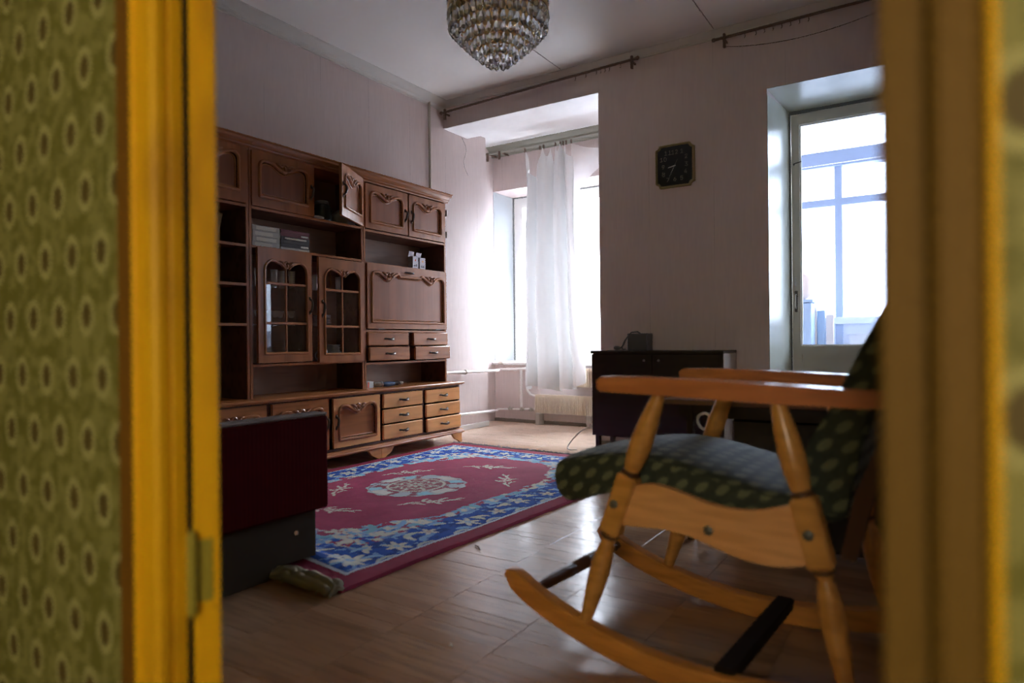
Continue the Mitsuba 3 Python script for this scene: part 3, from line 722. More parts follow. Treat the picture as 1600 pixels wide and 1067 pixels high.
radiator('upper beige ribbed radiator, partly hidden by the curtain hem', -3.30, -2.47, .425, .625, 6.27)
PY = 6.275
p1 = thing('heating_pipe', 'white heating pipe along the left wall at radiator height', 'pipe')
part(p1, 'pipe', tube([(-4.085, 4.80, .614), (-4.085, 5.90, .600), (-4.085, 6.0, .597), (-4.20, 6.20, .595), (-4.25, PY, .595), (-3.86, PY, .612)], .0155, 10), 'm_pipe', True)
for y in (5.42,):
    part(p1, 'clamp', cat(tube([(-4.085 + .021 * math.cos(a), y, .605 + .021 * math.sin(a)) for a in np.linspace(0, 2 * math.pi, 13)[:-1]], .006, 6, True), box(-4.14, -4.10, y - .01, y + .01, .585, .60)), 'm_valve')
for x in (-4.12, -4.02):
    part(p1, 'coupling', tube([(x - .02, PY, .601), (x + .02, PY, .602)], .020, 8), 'm_pipe')
p2 = thing('heating_pipe', 'white heating pipe low along the left wall near the floor', 'pipe')
part(p2, 'pipe', tube([(-4.085, 4.86, .19), (-4.085, 5.93, .160)], .016, 10), 'm_pipe', True)
p3 = thing('heating_pipe', 'thin grey pipe with brass valves low on the alcove wall', 'pipe')
part(p3, 'pipe', tube([(-4.085, 5.93, .158), (-4.15, 6.1, .150), (-4.28, PY, .140), (-3.72, PY, .166)], .010, 8), 'm_pipe', True)
for x in (-4.085, -3.93, -3.81):
    part(p3, 'valve', cat(tube([(x - .028, PY, .152), (x + .028, PY, .156)], .018, 8), box(x - .008, x + .008, PY - .035, PY - .01, .14, .18, .003)), 'm_valve')
p4 = thing('heating_pipe', 'upright white pipe joining the two pipes on the alcove wall', 'pipe')
part(p4, 'pipe', tube([(-3.945, PY, .606), (-3.945, PY, .155)], .014, 8), 'm_pipe', True)
p5 = thing('heating_pipe', 'bent white pipe running into the lower radiator', 'pipe')
part(p5, 'pipe', tube([(-3.86, PY - .02, .59), (-3.865, PY - .02, .45), (-3.85, PY - .02, .37), (-3.81, PY - .02, .325), (-3.74, PY - .02, .305), (-3.70, PY - .02, .302)], .013, 8), 'm_pipe', True)
p6 = thing('sill_pipe', 'short white pipe with a tap under the window sill', 'pipe')
part(p6, 'pipe', tube([(-4.32, 6.25, .672), (-3.84, 6.25, .672)], .010, 8), 'm_pipe', True)
part(p6, 'tap', tube([(-4.23, 6.25, .672), (-4.17, 6.25, .672)], .020, 8), 'm_valve', 40)
p7 = thing('riser_pipe', 'thin tan riser pipe running up the left wall behind the wall unit', 'pipe')
part(p7, 'pipe', tube([(-4.118, 4.93, .0), (-4.118, 4.93, H)], .0135, 10), 'm_pipe_tan', True)
wire = [(-4.128, 5.44 + .05 * math.sin(k * .55) + .012 * k, 3.05 - .035 * k) for k in range(12)]
thing('wire', 'thin loose wire hanging on the wall beside the alcove', 'wire', tube(wire, .0012, 4), 'm_dark_metal')

# ------------------------------------------------------------------ curtain rods on the window wall
def curtain_rod(label, x0, x1, z0, z1, br, hooks):
    t = thing('curtain_rod', label, 'curtain rod')
    f = lambda x: z0 + (z1 - z0) * (x - x0) / (x1 - x0)
    part(t, 'rod', tube([(x0, YF - .075, z0), (x1, YF - .075, z1)], .010, 8), 'm_rod', True)
    part(t, 'finial', ball((x0, YF - .075, z0), .016, 2), 'm_rod', True); part(t, 'finial', ball((x1, YF - .075, z1), .016, 2), 'm_rod', True)
    for x in br:
        part(t, 'bracket', cat(box(x - .009, x + .009, YF - .085, YF - .06, f(x) - .075, f(x) + .03, .002), box(x - .007, x + .007, YF - .07, YF + .001, f(x) - .02, f(x) - .006, .001)), 'm_rod')
    for x in hooks:
        part(t, 'hook', tube([(x, YF - .075, f(x) - .008), (x + .004, YF - .075, f(x) - .035), (x - .004, YF - .075, f(x) - .042)], .003, 5), 'm_rod')
curtain_rod('dark curtain rod over the window alcove', -4.105, -2.05, 3.175, 3.225, (-4.06, -2.10), (-2.62, -2.52, -2.42, -2.38, -2.34, -2.30, -2.20))
curtain_rod('dark curtain rod over the balcony door', -1.43, .30, 3.21, 3.225, (-1.35, .1), (-1.2, -1.12, -1.06, -1.0, -.94, -.88, -.82, -.76))
co = [(-1.36 + 1.1 * k / 15, YF - .012, 3.17 - .07 * math.sin(math.pi * k / 15) ** .8) for k in range(16)]
thing('cord', 'thin dark cord sagging below the rod over the balcony door', 'cord', tube(co, .0022, 5), 'm_rod')

# ------------------------------------------------------------------ clock
mat('m_clock_gold', principled((.30, .225, .10), .42, .5, metallic=.5))
mat('m_clock_face', principled((.008, .008, .008), .25, .5))
mat('m_numeral', principled((.20, .18, .13), .5, .3))
mat('m_hand', principled((.50, .48, .45), .4, .5))
ck = thing('wall_clock', 'black square wall clock with gold frame and notched corners on the pier', 'clock')
CX, CZ, CW, CH = -1.762, 2.312, .158, .172
def notched(w, h, q):
    return [(-w, -h + q), (-w + q * .55, -h + q * .75), (-w + q * .75, -h + q * .55), (-w + q, -h), (w - q, -h), (w - q * .75, -h + q * .55), (w - q * .55, -h + q * .75), (w, -h + q), (w, h - q), (w - q * .55, h - q * .75), (w - q * .75, h - q * .55), (w - q, h), (-w + q, h), (-w + q * .75, h - q * .55), (-w + q * .55, h - q * .75), (-w, h - q)]
Mc = frame((CX, YF - .002, CZ), EX, EZ, -EY)
part(ck, 'case', extrude([notched(CW, CH, .034)], .022, Mc), 'm_clock_gold')
part(ck, 'frame', cat(extrude([notched(CW, CH, .034), notched(CW - .008, CH - .008, .032)], .034, Mc), extrude([notched(CW - .011, CH - .011, .031), notched(CW - .016, CH - .016, .030)], .029, Mc)), 'm_clock_gold')
part(ck, 'dial', extrude([notched(CW - .014, CH - .014, .030)], .024, Mc), 'm_clock_face')
NP = {12: (.000, .108), 1: (.058, .108), 2: (.092, .062), 3: (.094, 0), 4: (.088, -.056), 5: (.056, -.106), 6: (0, -.108), 7: (-.056, -.108), 8: (-.094, -.060), 9: (-.096, 0), 10: (-.094, .060), 11: (-.056, .108)}
for n_, (a, b) in NP.items():
    tm = meshkit.text_mesh(str(n_), .034)
    tm = trimesh.Trimesh(*[np.array(q) for q in (tm.vertices, tm.faces)], process=False) if hasattr(tm, 'vertices') else trimesh.Trimesh(np.array(tm[0]), np.array(tm[1]), process=False)
    v = tm.vertices; v = v - (v.min(0) + v.max(0)) / 2; hz = max(v[:, 2].max(), 1e-6)
    tm.vertices = v * [1, 1, .0012 / hz] + [a, b, .0245]
    part(ck, 'numeral', xf(tm, Mc), 'm_numeral')
def hand(ang, L, back, w, o):
    a = math.radians(ang); d = V(math.sin(a), math.cos(a)); q = V(d[1], -d[0])
    return extrude([[tuple(-d * back + q * w), tuple(-d * back - q * w), tuple(d * L - q * w * .5), tuple(d * L + q * w * .5)][::-1]], .002, Mc @ frame((0, 0, o), EX, EY, EZ))
part(ck, 'hour_hand', hand(258, .058, .008, .0042, .026), 'm_hand')
part(ck, 'minute_hand', hand(207, .096, .01, .0016, .0285), 'm_hand')
part(ck, 'second_hand', hand(28, .052, .01, .0010, .031), 'm_numeral')

# ------------------------------------------------------------------ balcony door and balcony
d1 = struct('door_1', None, None, 'pale painted glazed balcony door')
DY = 5.66
part(d1, 'frame', extrude([[(DX0 + .05, -.02), (DX1, -.02), (DX1, 2.76), (DX0 + .05, 2.76)], [(-.985, 0), (-.16, 0), (-.16, 2.705), (-.985, 2.705)]], .12, frame((0, DY + .125, 0), EX, EZ, -EY)), 'm_door_paint')
part(d1, 'gap_strip', cat(box(-1.003, -.985, DY - .002, DY + .006, 0, 2.73), box(-1.0, -.15, DY - .002, DY + .006, 2.708, 2.732)), 'm_dark_line')
part(d1, 'leaf', extrude([[(-.98, .01), (-.165, .01), (-.165, 2.70), (-.98, 2.70)], [(-.922, .858), (-.225, .858), (-.225, 2.622), (-.922, 2.622)], [(-.915, .10), (-.235, .10), (-.235, .79), (-.915, .79)]], .055, frame((0, DY + .055, 0), EX, EZ, -EY)), 'm_door_paint')
part(d1, 'lower_panel', box(-.93, -.22, DY + .012, DY + .04, .09, .80), 'm_door_paint')
part(d1, 'pane', trimesh.Trimesh([(-.925, DY + .03, .85), (-.22, DY + .03, .85), (-.22, DY + .03, 2.63), (-.925, DY + .03, 2.63)], [[0, 1, 2], [0, 2, 3]], process=False), 'm_glass_dirty')
part(d1, 'glazing_bead', extrude([[(-.922, .858), (-.225, .858), (-.225, 2.622), (-.922, 2.622)], [(-.910, .870), (-.237, .870), (-.237, 2.610), (-.910, 2.610)]], .012, frame((0, DY + .027, 0), EX, EZ, -EY)), 'm_white_paint')
hd = part(d1, 'handle', tube([(-.954, DY - .004, 1.27), (-.954, DY - .035, 1.262), (-.954, DY - .038, 1.21), (-.954, DY - .035, 1.165), (-.954, DY - .004, 1.158)], .006, 8), 'm_steel', 40)
part(hd, 'handle_plate', box(-.965, -.943, DY - .004, DY, 1.13, 1.30, .002), 'm_dark_metal')
part(d1, 'latch', cat(box(-.968, -.950, DY - .004, DY, 1.335, 1.41, .002), tube([(-.958, DY - .004, 1.39), (-.955, DY - .03, 1.385), (-.962, DY - .032, 1.35)], .006, 8)), 'm_steel', 40)
part(d1, 'hook', tube([(-.962, DY, 2.305), (-.962, DY - .03, 2.305), (-.90, DY - .035, 2.318)], .0055, 6), 'm_dark_metal')
# glossy painted reveals of the balcony door
struct('trim_6', extrude([[(DX0, YF - .002), (DX0 + .004, YF - .002), (DX0 + .066, DY), (DX0 + .062, DY)]], 2.74, frame((0, 0, 0), EX, EY, EZ)), 'm_reveal', 'glossy grey green left reveal of the balcony door')
struct('trim_7', extrude([[(YF - .002, 2.785), (DY, 2.735), (DY, 2.731), (YF - .002, 2.781)]], DX1 - DX0 - .002, frame((DX0 + .001, 0, 0), EY, EZ, EX)), 'm_reveal', 'glossy grey green head reveal of the balcony door')
struct('trim_8', box(DX1 - .004, DX1 - .001, YF - .001, DY, 0, 2.77), 'm_reveal', 'painted right reveal of the balcony door')

mat('m_balcony_glare', principled((.30, .38, .52), .5, .3))  # blueness puts the bluish window glare into the frame colour
mat('m_balcony_glare_pale', principled((.52, .58, .68), .5, .3))
struct('floor_balcony', box(-2.3, 1.2, 5.80, 7.1, -.25, -.03), 'm_outer', 'concrete balcony floor')
bf = thing('balcony_glazing', 'blue grey window frame enclosing the balcony outside the door', 'balcony frame')
BY = 6.72
part(bf, 'beam', box(-2.2, 1.0, BY - .02, BY + .10, 2.50, 2.645, .004), 'm_balcony_glare')
part(bf, 'rail', box(-2.2, 1.0, BY, BY + .05, 2.14, 2.205, .004), 'm_balcony_glare')
part(bf, 'sill_rail', box(-2.2, 1.0, BY - .02, BY + .06, 1.045, 1.11, .004), 'm_balcony_glare_pale')
for x in (-1.75, -.765, .22):
    part(bf, 'post', box(x - .031, x + .031, BY, BY + .05, -.03, 2.51, .004), 'm_balcony_glare')
part(bf, 'parapet', box(-2.2, 1.0, BY + .01, BY + .04, -.03, 1.05), 'm_balcony_glare_pale')
mat('m_cupboard_blue', principled((.27, .37, .50), .5, .4))
mat('m_beige', principled((.62, .52, .46), .8, .1))
mat('m_board', principled((.58, .53, .50), .6, .2))
t = thing('balcony_cupboard', 'blue grey cupboard standing on the balcony behind the door stile', 'cupboard')
part(t, 'body', box(-1.40, -.940, 6.30, 6.50, -.03, 1.235, .006), 'm_cupboard_blue')
part(t, 'top', box(-1.42, -.925, 6.28, 6.505, 1.235, 1.262, .004), 'm_cupboard_blue')
sk = ball((0, 0, 0), (.20, .10, .16), 3)
sk.vertices = sk.vertices * (0.86 + 0.28 * meshkit.noise(sk.vertices * 9)[:, None]) + V(-1.125, 6.39, 1.395)
sk.vertices[:, 2] = np.maximum(sk.vertices[:, 2], 1.2625)
thing('sack', 'pale beige sack lying on the blue balcony cupboard', 'sack', sk, 'm_beige', True)
for i, (x0, x1, h, m_) in enumerate(((-.978, -.93, 1.20, 'm_board'), (-.925, -.86, 1.17, 'm_cupboard_blue'), (-.852, -.79, 1.13, 'm_board'))):
    thing('board', ('narrow pale board leaning beside the blue balcony cupboard', 'blue board between two pale boards on the balcony', 'wide pale board leaning by the balcony post')[i], 'board', box(x0, x1, 6.52, 6.56, -.03, h, .004), m_)
t = thing('basin', 'pale plastic basin standing on a stool on the balcony', 'basin')
part(t, 'bowl', lathe([(0, .76), (.13, .76), (.17, .94), (.18, .95), (.165, .945), (.125, .775), (0, .775)], 20, (-.50, 6.45, 0)), 'm_balcony_glare_pale', 40)
part(t, 'stool', cat(box(-.66, -.34, 6.29, 6.61, .72, .759, .004), *[box(x, x + .03, y, y + .03, -.03, .72) for x in (-.64, -.39) for y in (6.31, 6.56)]), 'm_board')
thing('clothes_line', 'white clothes line strung across the balcony', 'line', tube([(-2.0, 6.55, 2.46), (-1.07, 6.55, 2.485), (.9, 6.55, 2.50)], .004, 5), 'm_white_paint')

# ------------------------------------------------------------------ chest by the pier, box on it, cables
def chest_c(p, n, uv):
    g = fbm(p.x * 3, p.y * 40, p.z * 40, 3)
    return mix((.012, .006, .005), (.022, .009, .007), g)
mat('m_chest', principled(proc(chest_c), .30, .5))
mat('m_chest_side', principled((.40, .33, .28), .5, .4))  # end panel much paler than the rest of the chest
mat('m_plastic_grey', principled((.105, .10, .105), .45, .4))
mat('m_cable_white', principled((.66, .64, .62), .4, .4))
ch = thing('chest', 'low black brown two-door chest on legs against the pier', 'chest')
part(ch, 'body', box(-2.340, -1.305, 4.815, 5.150, .158, .815), 'm_chest')
part(ch, 'top', box(-2.352, -1.296, 4.792, 5.155, .815, .836, .002), 'm_chest')
for x0, x1, kx in ((-2.342, -1.840, -1.895), (-1.836, -1.302, -1.778)):
    k = part(ch, 'door', box(x0, x1, 4.795, 4.815, .160, .810, .002), 'm_chest')
    part(k, 'knob', lathe([(0, 0), (.006, 0), (.006, .010), (.011, .014), (.011, .020), (0, .024)], 12, axis=(V(kx, 4.795, .762), V(kx, 4.77, .762))), 'm_dark_metal', 40)
part(ch, 'end_panel', box(-1.305, -1.297, 4.80, 5.155, .158, .815), 'm_chest_side', label='pale end panel')
for x in (-2.325, -1.345):
    for y in (4.815, 5.09):
        part(ch, 'leg', box(x, x + .036, y, y + .036, 0, .158, .002), 'm_chest')
t = thing('speaker_box', 'small grey box with a curled lead standing on the black chest', 'box')
part(t, 'body', box(-2.095, -1.925, 4.93, 5.05, .8365, .972, .006), 'm_plastic_grey')
part(t, 'lead', tube([(-2.10, 4.92, .93), (-2.115, 4.91, .90), (-2.13, 4.91, .86), (-2.12, 4.905, .842), (-2.10, 4.91, .85)] , .006, 6), 'm_plastic_grey', True)
part(t, 'lead', tube([(-1.98, 4.925, .972), (-2.0, 4.915, .985), (-2.05, 4.91, .98), (-2.095, 4.91, .93), (-2.12, 4.905, .875), (-2.15, 4.90, .85)], .006, 6), 'm_plastic_grey', True)
part(t, 'plug', ball((-2.17, 4.90, .857), (.028, .02, .018), 2), 'm_plastic_grey', True)

def crom(P, n=8):
    P = np.asarray(P, float); Q = np.vstack([2 * P[0] - P[1], P, 2 * P[-1] - P[-2]]); out = []
    for i in range(1, len(Q) - 2):
        for t in np.linspace(0, 1, n, endpoint=False):
            a, b, c, d = Q[i - 1], Q[i], Q[i + 1], Q[i + 2]
            out.append(.5 * (2 * b + (c - a) * t + (2 * a - 5 * b + 4 * c - d) * t * t + (3 * b - a - 3 * c + d) * t ** 3))
    return np.array(out + [P[-1]])
thing('floor_cable', 'thin pale cable looping over the floor beside the black chest', 'cable', tube(crom([(-2.345, 5.14, .262), (-2.44, 5.08, .23), (-2.56, 5.0, .145), (-2.625, 4.95, .06), (-2.625, 4.90, .022), (-2.585, 4.86, .012), (-2.50, 4.83, .024)]), .0055, 6), 'm_cable_white', True)
thing('floor_cable', 'short pale cable lying under the black chest', 'cable', tube(crom([(-2.2, 4.98, .006), (-2.1, 4.92, .006), (-2.02, 4.95, .006), (-1.9, 4.9, .006), (-1.7, 4.97, .006)]), .0055, 6), 'm_cable_white', True)

# ------------------------------------------------------------------ small table behind the rocking chair
mat('m_table_top', principled((.12, .055, .04), .22, .55))
mat('m_table_dark', principled((.018, .010, .009), .45, .3))
tb = thing('side_table', 'low dark reddish table standing behind the rocking chair', 'table')
part(tb, 'top', box(-1.085, .385, 2.95, 3.33, .622, .645, .004), 'm_table_top')
part(tb, 'apron', box(-1.02, .36, 2.99, 3.01, .565, .622), 'm_table_dark'); part(tb, 'apron', box(-1.02, .36, 3.27, 3.29, .565, .622), 'm_table_dark')
for x in (-.965, .355):
    for y in (2.985, 3.26):
        part(tb, 'leg', box(x - .016, x + .016, y, y + .034, 0, .623, .003), 'm_table_dark')
tv = thing('television', 'black old television set pushed under the low table', 'television')
part(tv, 'cabinet', box(-.785, .31, 3.025, 3.25, .02, .560, .01), 'm_black')  # widened to the right to keep balcony light off the floor
part(tv, 'screen', extrude([arc(.1, .1, .03, 180, 270) + arc(.62, .1, .03, 270, 360) + arc(.62, .45, .03, 0, 90) + arc(.1, .45, .03, 90, 180)], .006, frame((-.765, 3.0255, .02), EX, EZ, -EY)), 'm_black')
for x in (-.74, .25):
    part(tv, 'foot', box(x, x + .04, 3.05, 3.23, 0, .021), 'm_black')
thing('coiled_cable', 'pale cable coiled and hanging beside the black television', 'cable', tube(crom([(-.86, 2.98, .56), (-.885, 2.975, .585), (-.915, 2.97, .575), (-.922, 2.97, .545), (-.90, 2.97, .515), (-.865, 2.97, .52), (-.855, 2.97, .48), (-.90, 2.97, .46), (-.94, 2.97, .435), (-.92, 2.97, .42), (-.87, 2.97, .44), (-.84, 2.97, .40), (-.83, 2.97, .12), (-.84, 2.97, .012)]), .007, 6), 'm_cable_white', True)

thing('twig', 'small dark splinter lying on the parquet beside the rug', 'splinter', tube([(-1.755, 2.392, .004), (-1.73, 2.378, .0065), (-1.70, 2.352, .004)], [.003, .004, .002], 6), 'm_rod', True)
thing('crumb', 'tiny pale crumb lying on the parquet in the foreground', 'crumb', ball((-1.243, 1.566, .0045), (.006, .005, .0045), 1), 'm_white_thing', True)

# ------------------------------------------------------------------ rug
RA = math.radians(2.4)
RV, RU = V(math.sin(RA), math.cos(RA)), V(math.cos(RA), -math.sin(RA))
RC = V(-2.83, 3.235) + RU * .045 + RV * (-.04)
HU, HV = 1.012, 1.46
def rug_paint(u, v):
    """Colours (linear) of the rug at (u, v), u across and v along, from its own centre."""
    red, dred = V(.290, .036, .080), V(.225, .024, .050)
    cream, lblue, blue, teal, dblue = V(.52, .49, .42), V(.20, .35, .54), V(.012, .062, .32), V(.18, .38, .45), V(.006, .022, .14)
    P = np.stack([u, v, np.zeros_like(u)], -1)
    nz = meshkit.fbm(P * 38, 3); n2 = meshkit.fbm(P * 9 + 5, 3)
    C = red[None] * (0.86 + .28 * n2[:, None])
    def lay(mask, col):
        nonlocal C
        m = np.clip(mask, 0, 1)[:, None]; C = C * (1 - m) + np.asarray(col) * m
    sm = lambda a, b, x: np.clip((x - a) / (b - a), 0, 1)
    au, av = np.abs(u), np.abs(v)
    W1, V1 = .905, 1.345          # inner edge of the plain red rim
    W2, V2 = .665, 1.115          # inner edge of the blue border
    wob = .035 * (meshkit.fbm(P * 16 + 3, 2) - .5) * 2
    # transition zone of light scrolls and the corner spandrels
    sup = ((au / .60) ** 4 + (av / 1.03) ** 4) ** .25 + wob * 1.1
    corner = (au / .60 + av / 1.06) / 1.52 + wob * 1.2
    zone = np.maximum(sup, corner)
    scr = meshkit.fbm(P * V(26, 20, 1) + 11, 3); scr2 = meshkit.fbm(P * V(20, 26, 1) + 31, 3)
    z0 = sm(.985, 1.0, zone)
    lay(z0 * sm(.40, .44, scr), lblue); lay(z0 * sm(.56, .60, scr2), cream); lay(z0 * sm(.57, .61, scr) * (scr2 < .5), teal)
    lay(z0 * sm(1.10, 1.2, zone) * sm(.53, .57, 1 - scr2), blue)
    inb = np.maximum(sm(W2 - .01, W2 + .01, au + wob), sm(V2 - .01, V2 + .01, av + wob))
    # the blue border with cream flowers
    lay(inb, blue)
    lay(inb * sm(.55, .6, nz) * .7, dblue)
    lay(inb * sm(.66, .69, scr) * .8, lblue)
    def flower(cu, cv, R, n, ph, col, core, sq=1.0, a=0.0):
        du, dv = u - cu, v - cv
        ca, sa = math.cos(a), math.sin(a)
        du, dv = du * ca + dv * sa, (-du * sa + dv * ca) * sq
        r = np.hypot(du, dv); th = np.arctan2(dv, du)
        e = R * (.72 + .28 * np.cos(n * th + ph))
        lay(sm(0, .012, e - r), col)
        lay(sm(0, .008, .80 * e - r) * sm(0, .008, r - .68 * e) * .55, core)
        lay(sm(0, .008, R * .26 - r), core)
        lay(sm(0, .006, R * .11 - r), col)
    def leaf(cu, cv, L, w, a, col):
        du, dv = u - cu, v - cv
        ca, sa = math.cos(a), math.sin(a)
        p_, q_ = du * ca + dv * sa, -du * sa + dv * ca
        bend = q_ + .35 * p_ * p_ / L
        lay(sm(0, .15, 1 - (p_ / L) ** 2 - (bend / w) ** 2), col)
    bu, bv = (W1 + W2) / 2, (V1 + V2) / 2
    rr = random.Random(3)
    for k in range(-5, 6):
        cv = k * .245
        for sg in (-1, 1):
            big = k % 2 == 0
            flower(sg * (bu + .02 * (1 if k % 3 else -1)), cv, .088 if big else .060, 6 if big else 5, k + sg, cream, lblue if big else V(.40, .24, .22), 1.35 if big else 1.0)
            for j in range(3):
                leaf(sg * (bu + rr.uniform(-.09, .09)), cv + rr.uniform(.09, .16), rr.uniform(.035, .06), rr.uniform(.013, .02), rr.uniform(0, 3.1), (cream, lblue, V(.42, .45, .40))[j])
            leaf(sg * (W2 + .02), cv + .12, .05, .016, 1.4, lblue); leaf(sg * (W1 - .03), cv + .10, .06, .014, 1.6, V(.38, .42, .40))
    for k in range(-3, 4):
        cu = k * .235
        for sg in (-1, 1):
            big = k % 2 == 0
            flower(cu, sg * (bv + .01), .092 if big else .060, 6 if big else 5, k + sg, cream if not (sg < 0 and k == 2) else V(.50, .40, .34), lblue, 1.2 if big else 1.0, 1.57)
            for j in range(3):
                leaf(cu + rr.uniform(.08, .15), sg * (bv + rr.uniform(-.08, .08)), rr.uniform(.035, .06), rr.uniform(.013, .02), rr.uniform(0, 3.1), (cream, lblue, V(.42, .45, .40))[j])
    for su in (-1, 1):
        for sv in (-1, 1):
            flower(su * bu, sv * bv, .10, 7, 0, cream, lblue, 1.0)
            flower(su * .40, sv * .98, .075, 6, .5, cream, V(.40, .10, .12), 1.3)
            leaf(su * .50, sv * .86, .08, .022, .8 * su * sv, teal); leaf(su * .56, sv * .72, .07, .02, 1.2 * su * sv, lblue); leaf(su * .26, sv * 1.04, .09, .02, .2 * su * sv, lblue)
    # border lines
    rim = np.maximum(au / W1, av / V1 * 1.0)
    d_in = np.minimum(W1 - au, V1 - av)
    lay(sm(.011, .007, np.abs(d_in)) , V(.45, .50, .56))
    lay((d_in < -.007).astype(float), dred)
    # medallion
    mu, mv = u - (-.01), v - (-.02)
    r = np.hypot(mu, mv * 1.0); th = np.arctan2(mv, mu)
    lay(sm(0, .008, .315 + .008 * np.cos(16 * th) - r), V(.36, .40, .43))
    lay(sm(0, .008, .304 - r) * sm(.47, .52, np.cos(8 * th) * .25 + scr) , V(.26, .07, .10))
    lay(sm(0, .008, .300 - r) * sm(0, .01, r - .21) * sm(.35, .6, np.cos(4 * th + .6)), V(.50, .48, .45))
    lay(sm(0, .008, .300 - r) * sm(0, .01, r - .21) * sm(.75, .9, np.cos(4 * th + 2.6)), V(.25, .46, .54))
    lay(sm(0, .006, .195 - r), V(.28, .10, .12))
    lay(sm(.012, .006, np.abs(r - .178)), cream * .9)
    lay(sm(.010, .006, np.abs(r - .105 - .015 * np.cos(8 * th))), cream * .85)
    for k in range(8):
        a = k * math.pi / 4 + .3
        leaf(-.01 + .135 * math.cos(a), -.02 + .135 * math.sin(a), .036, .014, a, cream * .85)
    flower(-.01, -.02, .085, 8, 0, cream * .8, V(.28, .09, .11))
    # sprays of cream flowers on the red field
    def spray(cu, cv, a, k=1.0):
        ca, sa = math.cos(a), math.sin(a)
        w = lambda p_, q_: (cu + (p_ * ca - q_ * sa) * k, cv + (p_ * sa + q_ * ca) * k)
        for (p_, q_, L, wd, b) in ((-.11, .01, .055, .013, .2), (-.07, -.03, .045, .012, -.6), (.07, .03, .05, .013, .7), (.12, -.005, .06, .012, .0), (.03, -.045, .04, .012, -.9), (-.03, .045, .045, .012, 1.0), (.17, .015, .035, .009, .3), (-.165, -.012, .03, .009, .1)):
            c_ = w(p_, q_); leaf(c_[0], c_[1], L * k, wd * k, a + b, cream * .9)
        c_ = w(0, 0); flower(c_[0], c_[1], .052 * k, 5, .4, cream, V(.34, .12, .14), 1.1)
        c_ = w(.055, -.01); flower(c_[0], c_[1], .034 * k, 5, 1, cream, V(.34, .12, .14))
    spray(.36, -.30, .95); spray(-.38, .26, .95); spray(.38, .40, 2.2, .95); spray(-.36, -.36, 2.2, .95); spray(.02, .70, .3); spray(.02, -.72, .3, .9)
    return C * (.93 + .14 * nz[:, None])
nu, nv = 480, 690
us, vs_ = np.linspace(-HU, HU, nu), np.linspace(-HV, HV, nv)
UU, VV = np.meshgrid(us, vs_, indexing='ij')
uf, vf = UU.ravel(), VV.ravel()
ul = (RC[0] + vf * RV[0] + 3.680) / RU[0]              # the left edge runs along the cabinet feet
ux = np.where(uf < 0, uf * ul / HU, uf)
Pn = np.stack([uf, vf, 0 * uf], -1)
edge = np.minimum(HU - np.abs(uf), HV - np.abs(vf))
hz = .0125 + .006 * (meshkit.fbm(Pn * 2.2 + 2, 2) - .3) + .0022 * (meshkit.noise(Pn * 120) - .5) + .002 * np.sin(vf * 9 + uf * 4) * .5
hz += .028 * np.exp(-((vf + 1.30) / .07) ** 2) * np.clip((1.0 - uf) / .35, 0, 1) * np.clip((uf + .1) / .4, 0, 1)      # the fold near the divan
hz = np.where(edge < 1e-6, .001, np.maximum(hz, .006))
wav = (.012 * np.sin(vf * 2.1 + 1) * (uf / HU) + .008 * np.sin(uf * 3.0)) * np.clip(uf / HU + .6, 0, 1)
xy = RC + (ux + wav)[:, None] * RU + (vf + .010 * np.sin(uf * 5))[:, None] * RV
rm = sheet(np.column_stack([xy, hz]).reshape(nu, nv, 3))
rug = thing('rug', 'large red oriental rug with blue flowered border and round medallion on the parquet', 'rug')
mat('m_rug', principled({'type': 'mesh_attribute', 'name': 'vertex_color'}, .9, .12, sheen=.25))
part(rug, 'pile', rm, 'm_rug', True, color=np.clip(rug_paint(uf, vf), 0, 1))
mat('m_fringe', principled((.24, .215, .15), .9, .1)); mat('m_fringe_dark', principled((.17, .14, .15), .9, .1))
def rpt(u, v, z): q = RC + u * RU + v * RV; return (q[0], q[1], z)
ft = []
for i in range(150):
    u_ = -.955 + (HU + .955) * (i + rng.random()) / 150
    a, b = rng.uniform(-.03, .03), rng.uniform(.03, .065)
    ft.append(tube([rpt(u_, HV - .006, .009), rpt(u_ + a * .5, HV + b * .5, .012 + rng.uniform(0, .008)), rpt(u_ + a, HV + b, .004)], [.005, .006, .003], 5))
part(rug, 'fringe', cat(*ft), 'm_fringe_dark', True, label='dark greyish fringe at the far end', kind='stuff')
ft = []
for row in range(3):                                        # matted strands rolled into a lumpy roll along the edge
    q = np.linspace(0, 1, 60)
    nz_ = meshkit.fbm(np.stack([q * 9 + row * 7, q * 0, q * 0 + row], -1), 3)
    n2_ = meshkit.fbm(np.stack([q * 7 + row * 5 + 40, q * 0, q * 0 + row], -1), 3)
    P = [rpt(.985 - .60 * a, -HV - .012 - .020 * row - .030 * (n_ - .5), .020 + .012 * (row == 1) + .020 * (m_ - .5)) for a, n_, m_ in zip(q, nz_, n2_)]
    ft.append(tube(P, .010 + .017 * n2_, 9))
for i in range(140):
    u_ = .37 + .63 * rng.random() if i < 90 else -.82 + 1.2 * rng.random()
    a, b = rng.uniform(-.04, .04), rng.uniform(.03, .075)
    h_ = .02 + .020 * rng.random() * (1 if u_ > .36 else 0)
    ft.append(tube([rpt(u_, -HV + .004, .012), rpt(u_ + a * .5, -HV - b * .5, h_), rpt(u_ + a, -HV - b, .007)], [.006, .008, .004], 5))
part(rug, 'fringe', cat(*ft), 'm_fringe', True, label='thick matted beige fringe at the near end', kind='stuff')

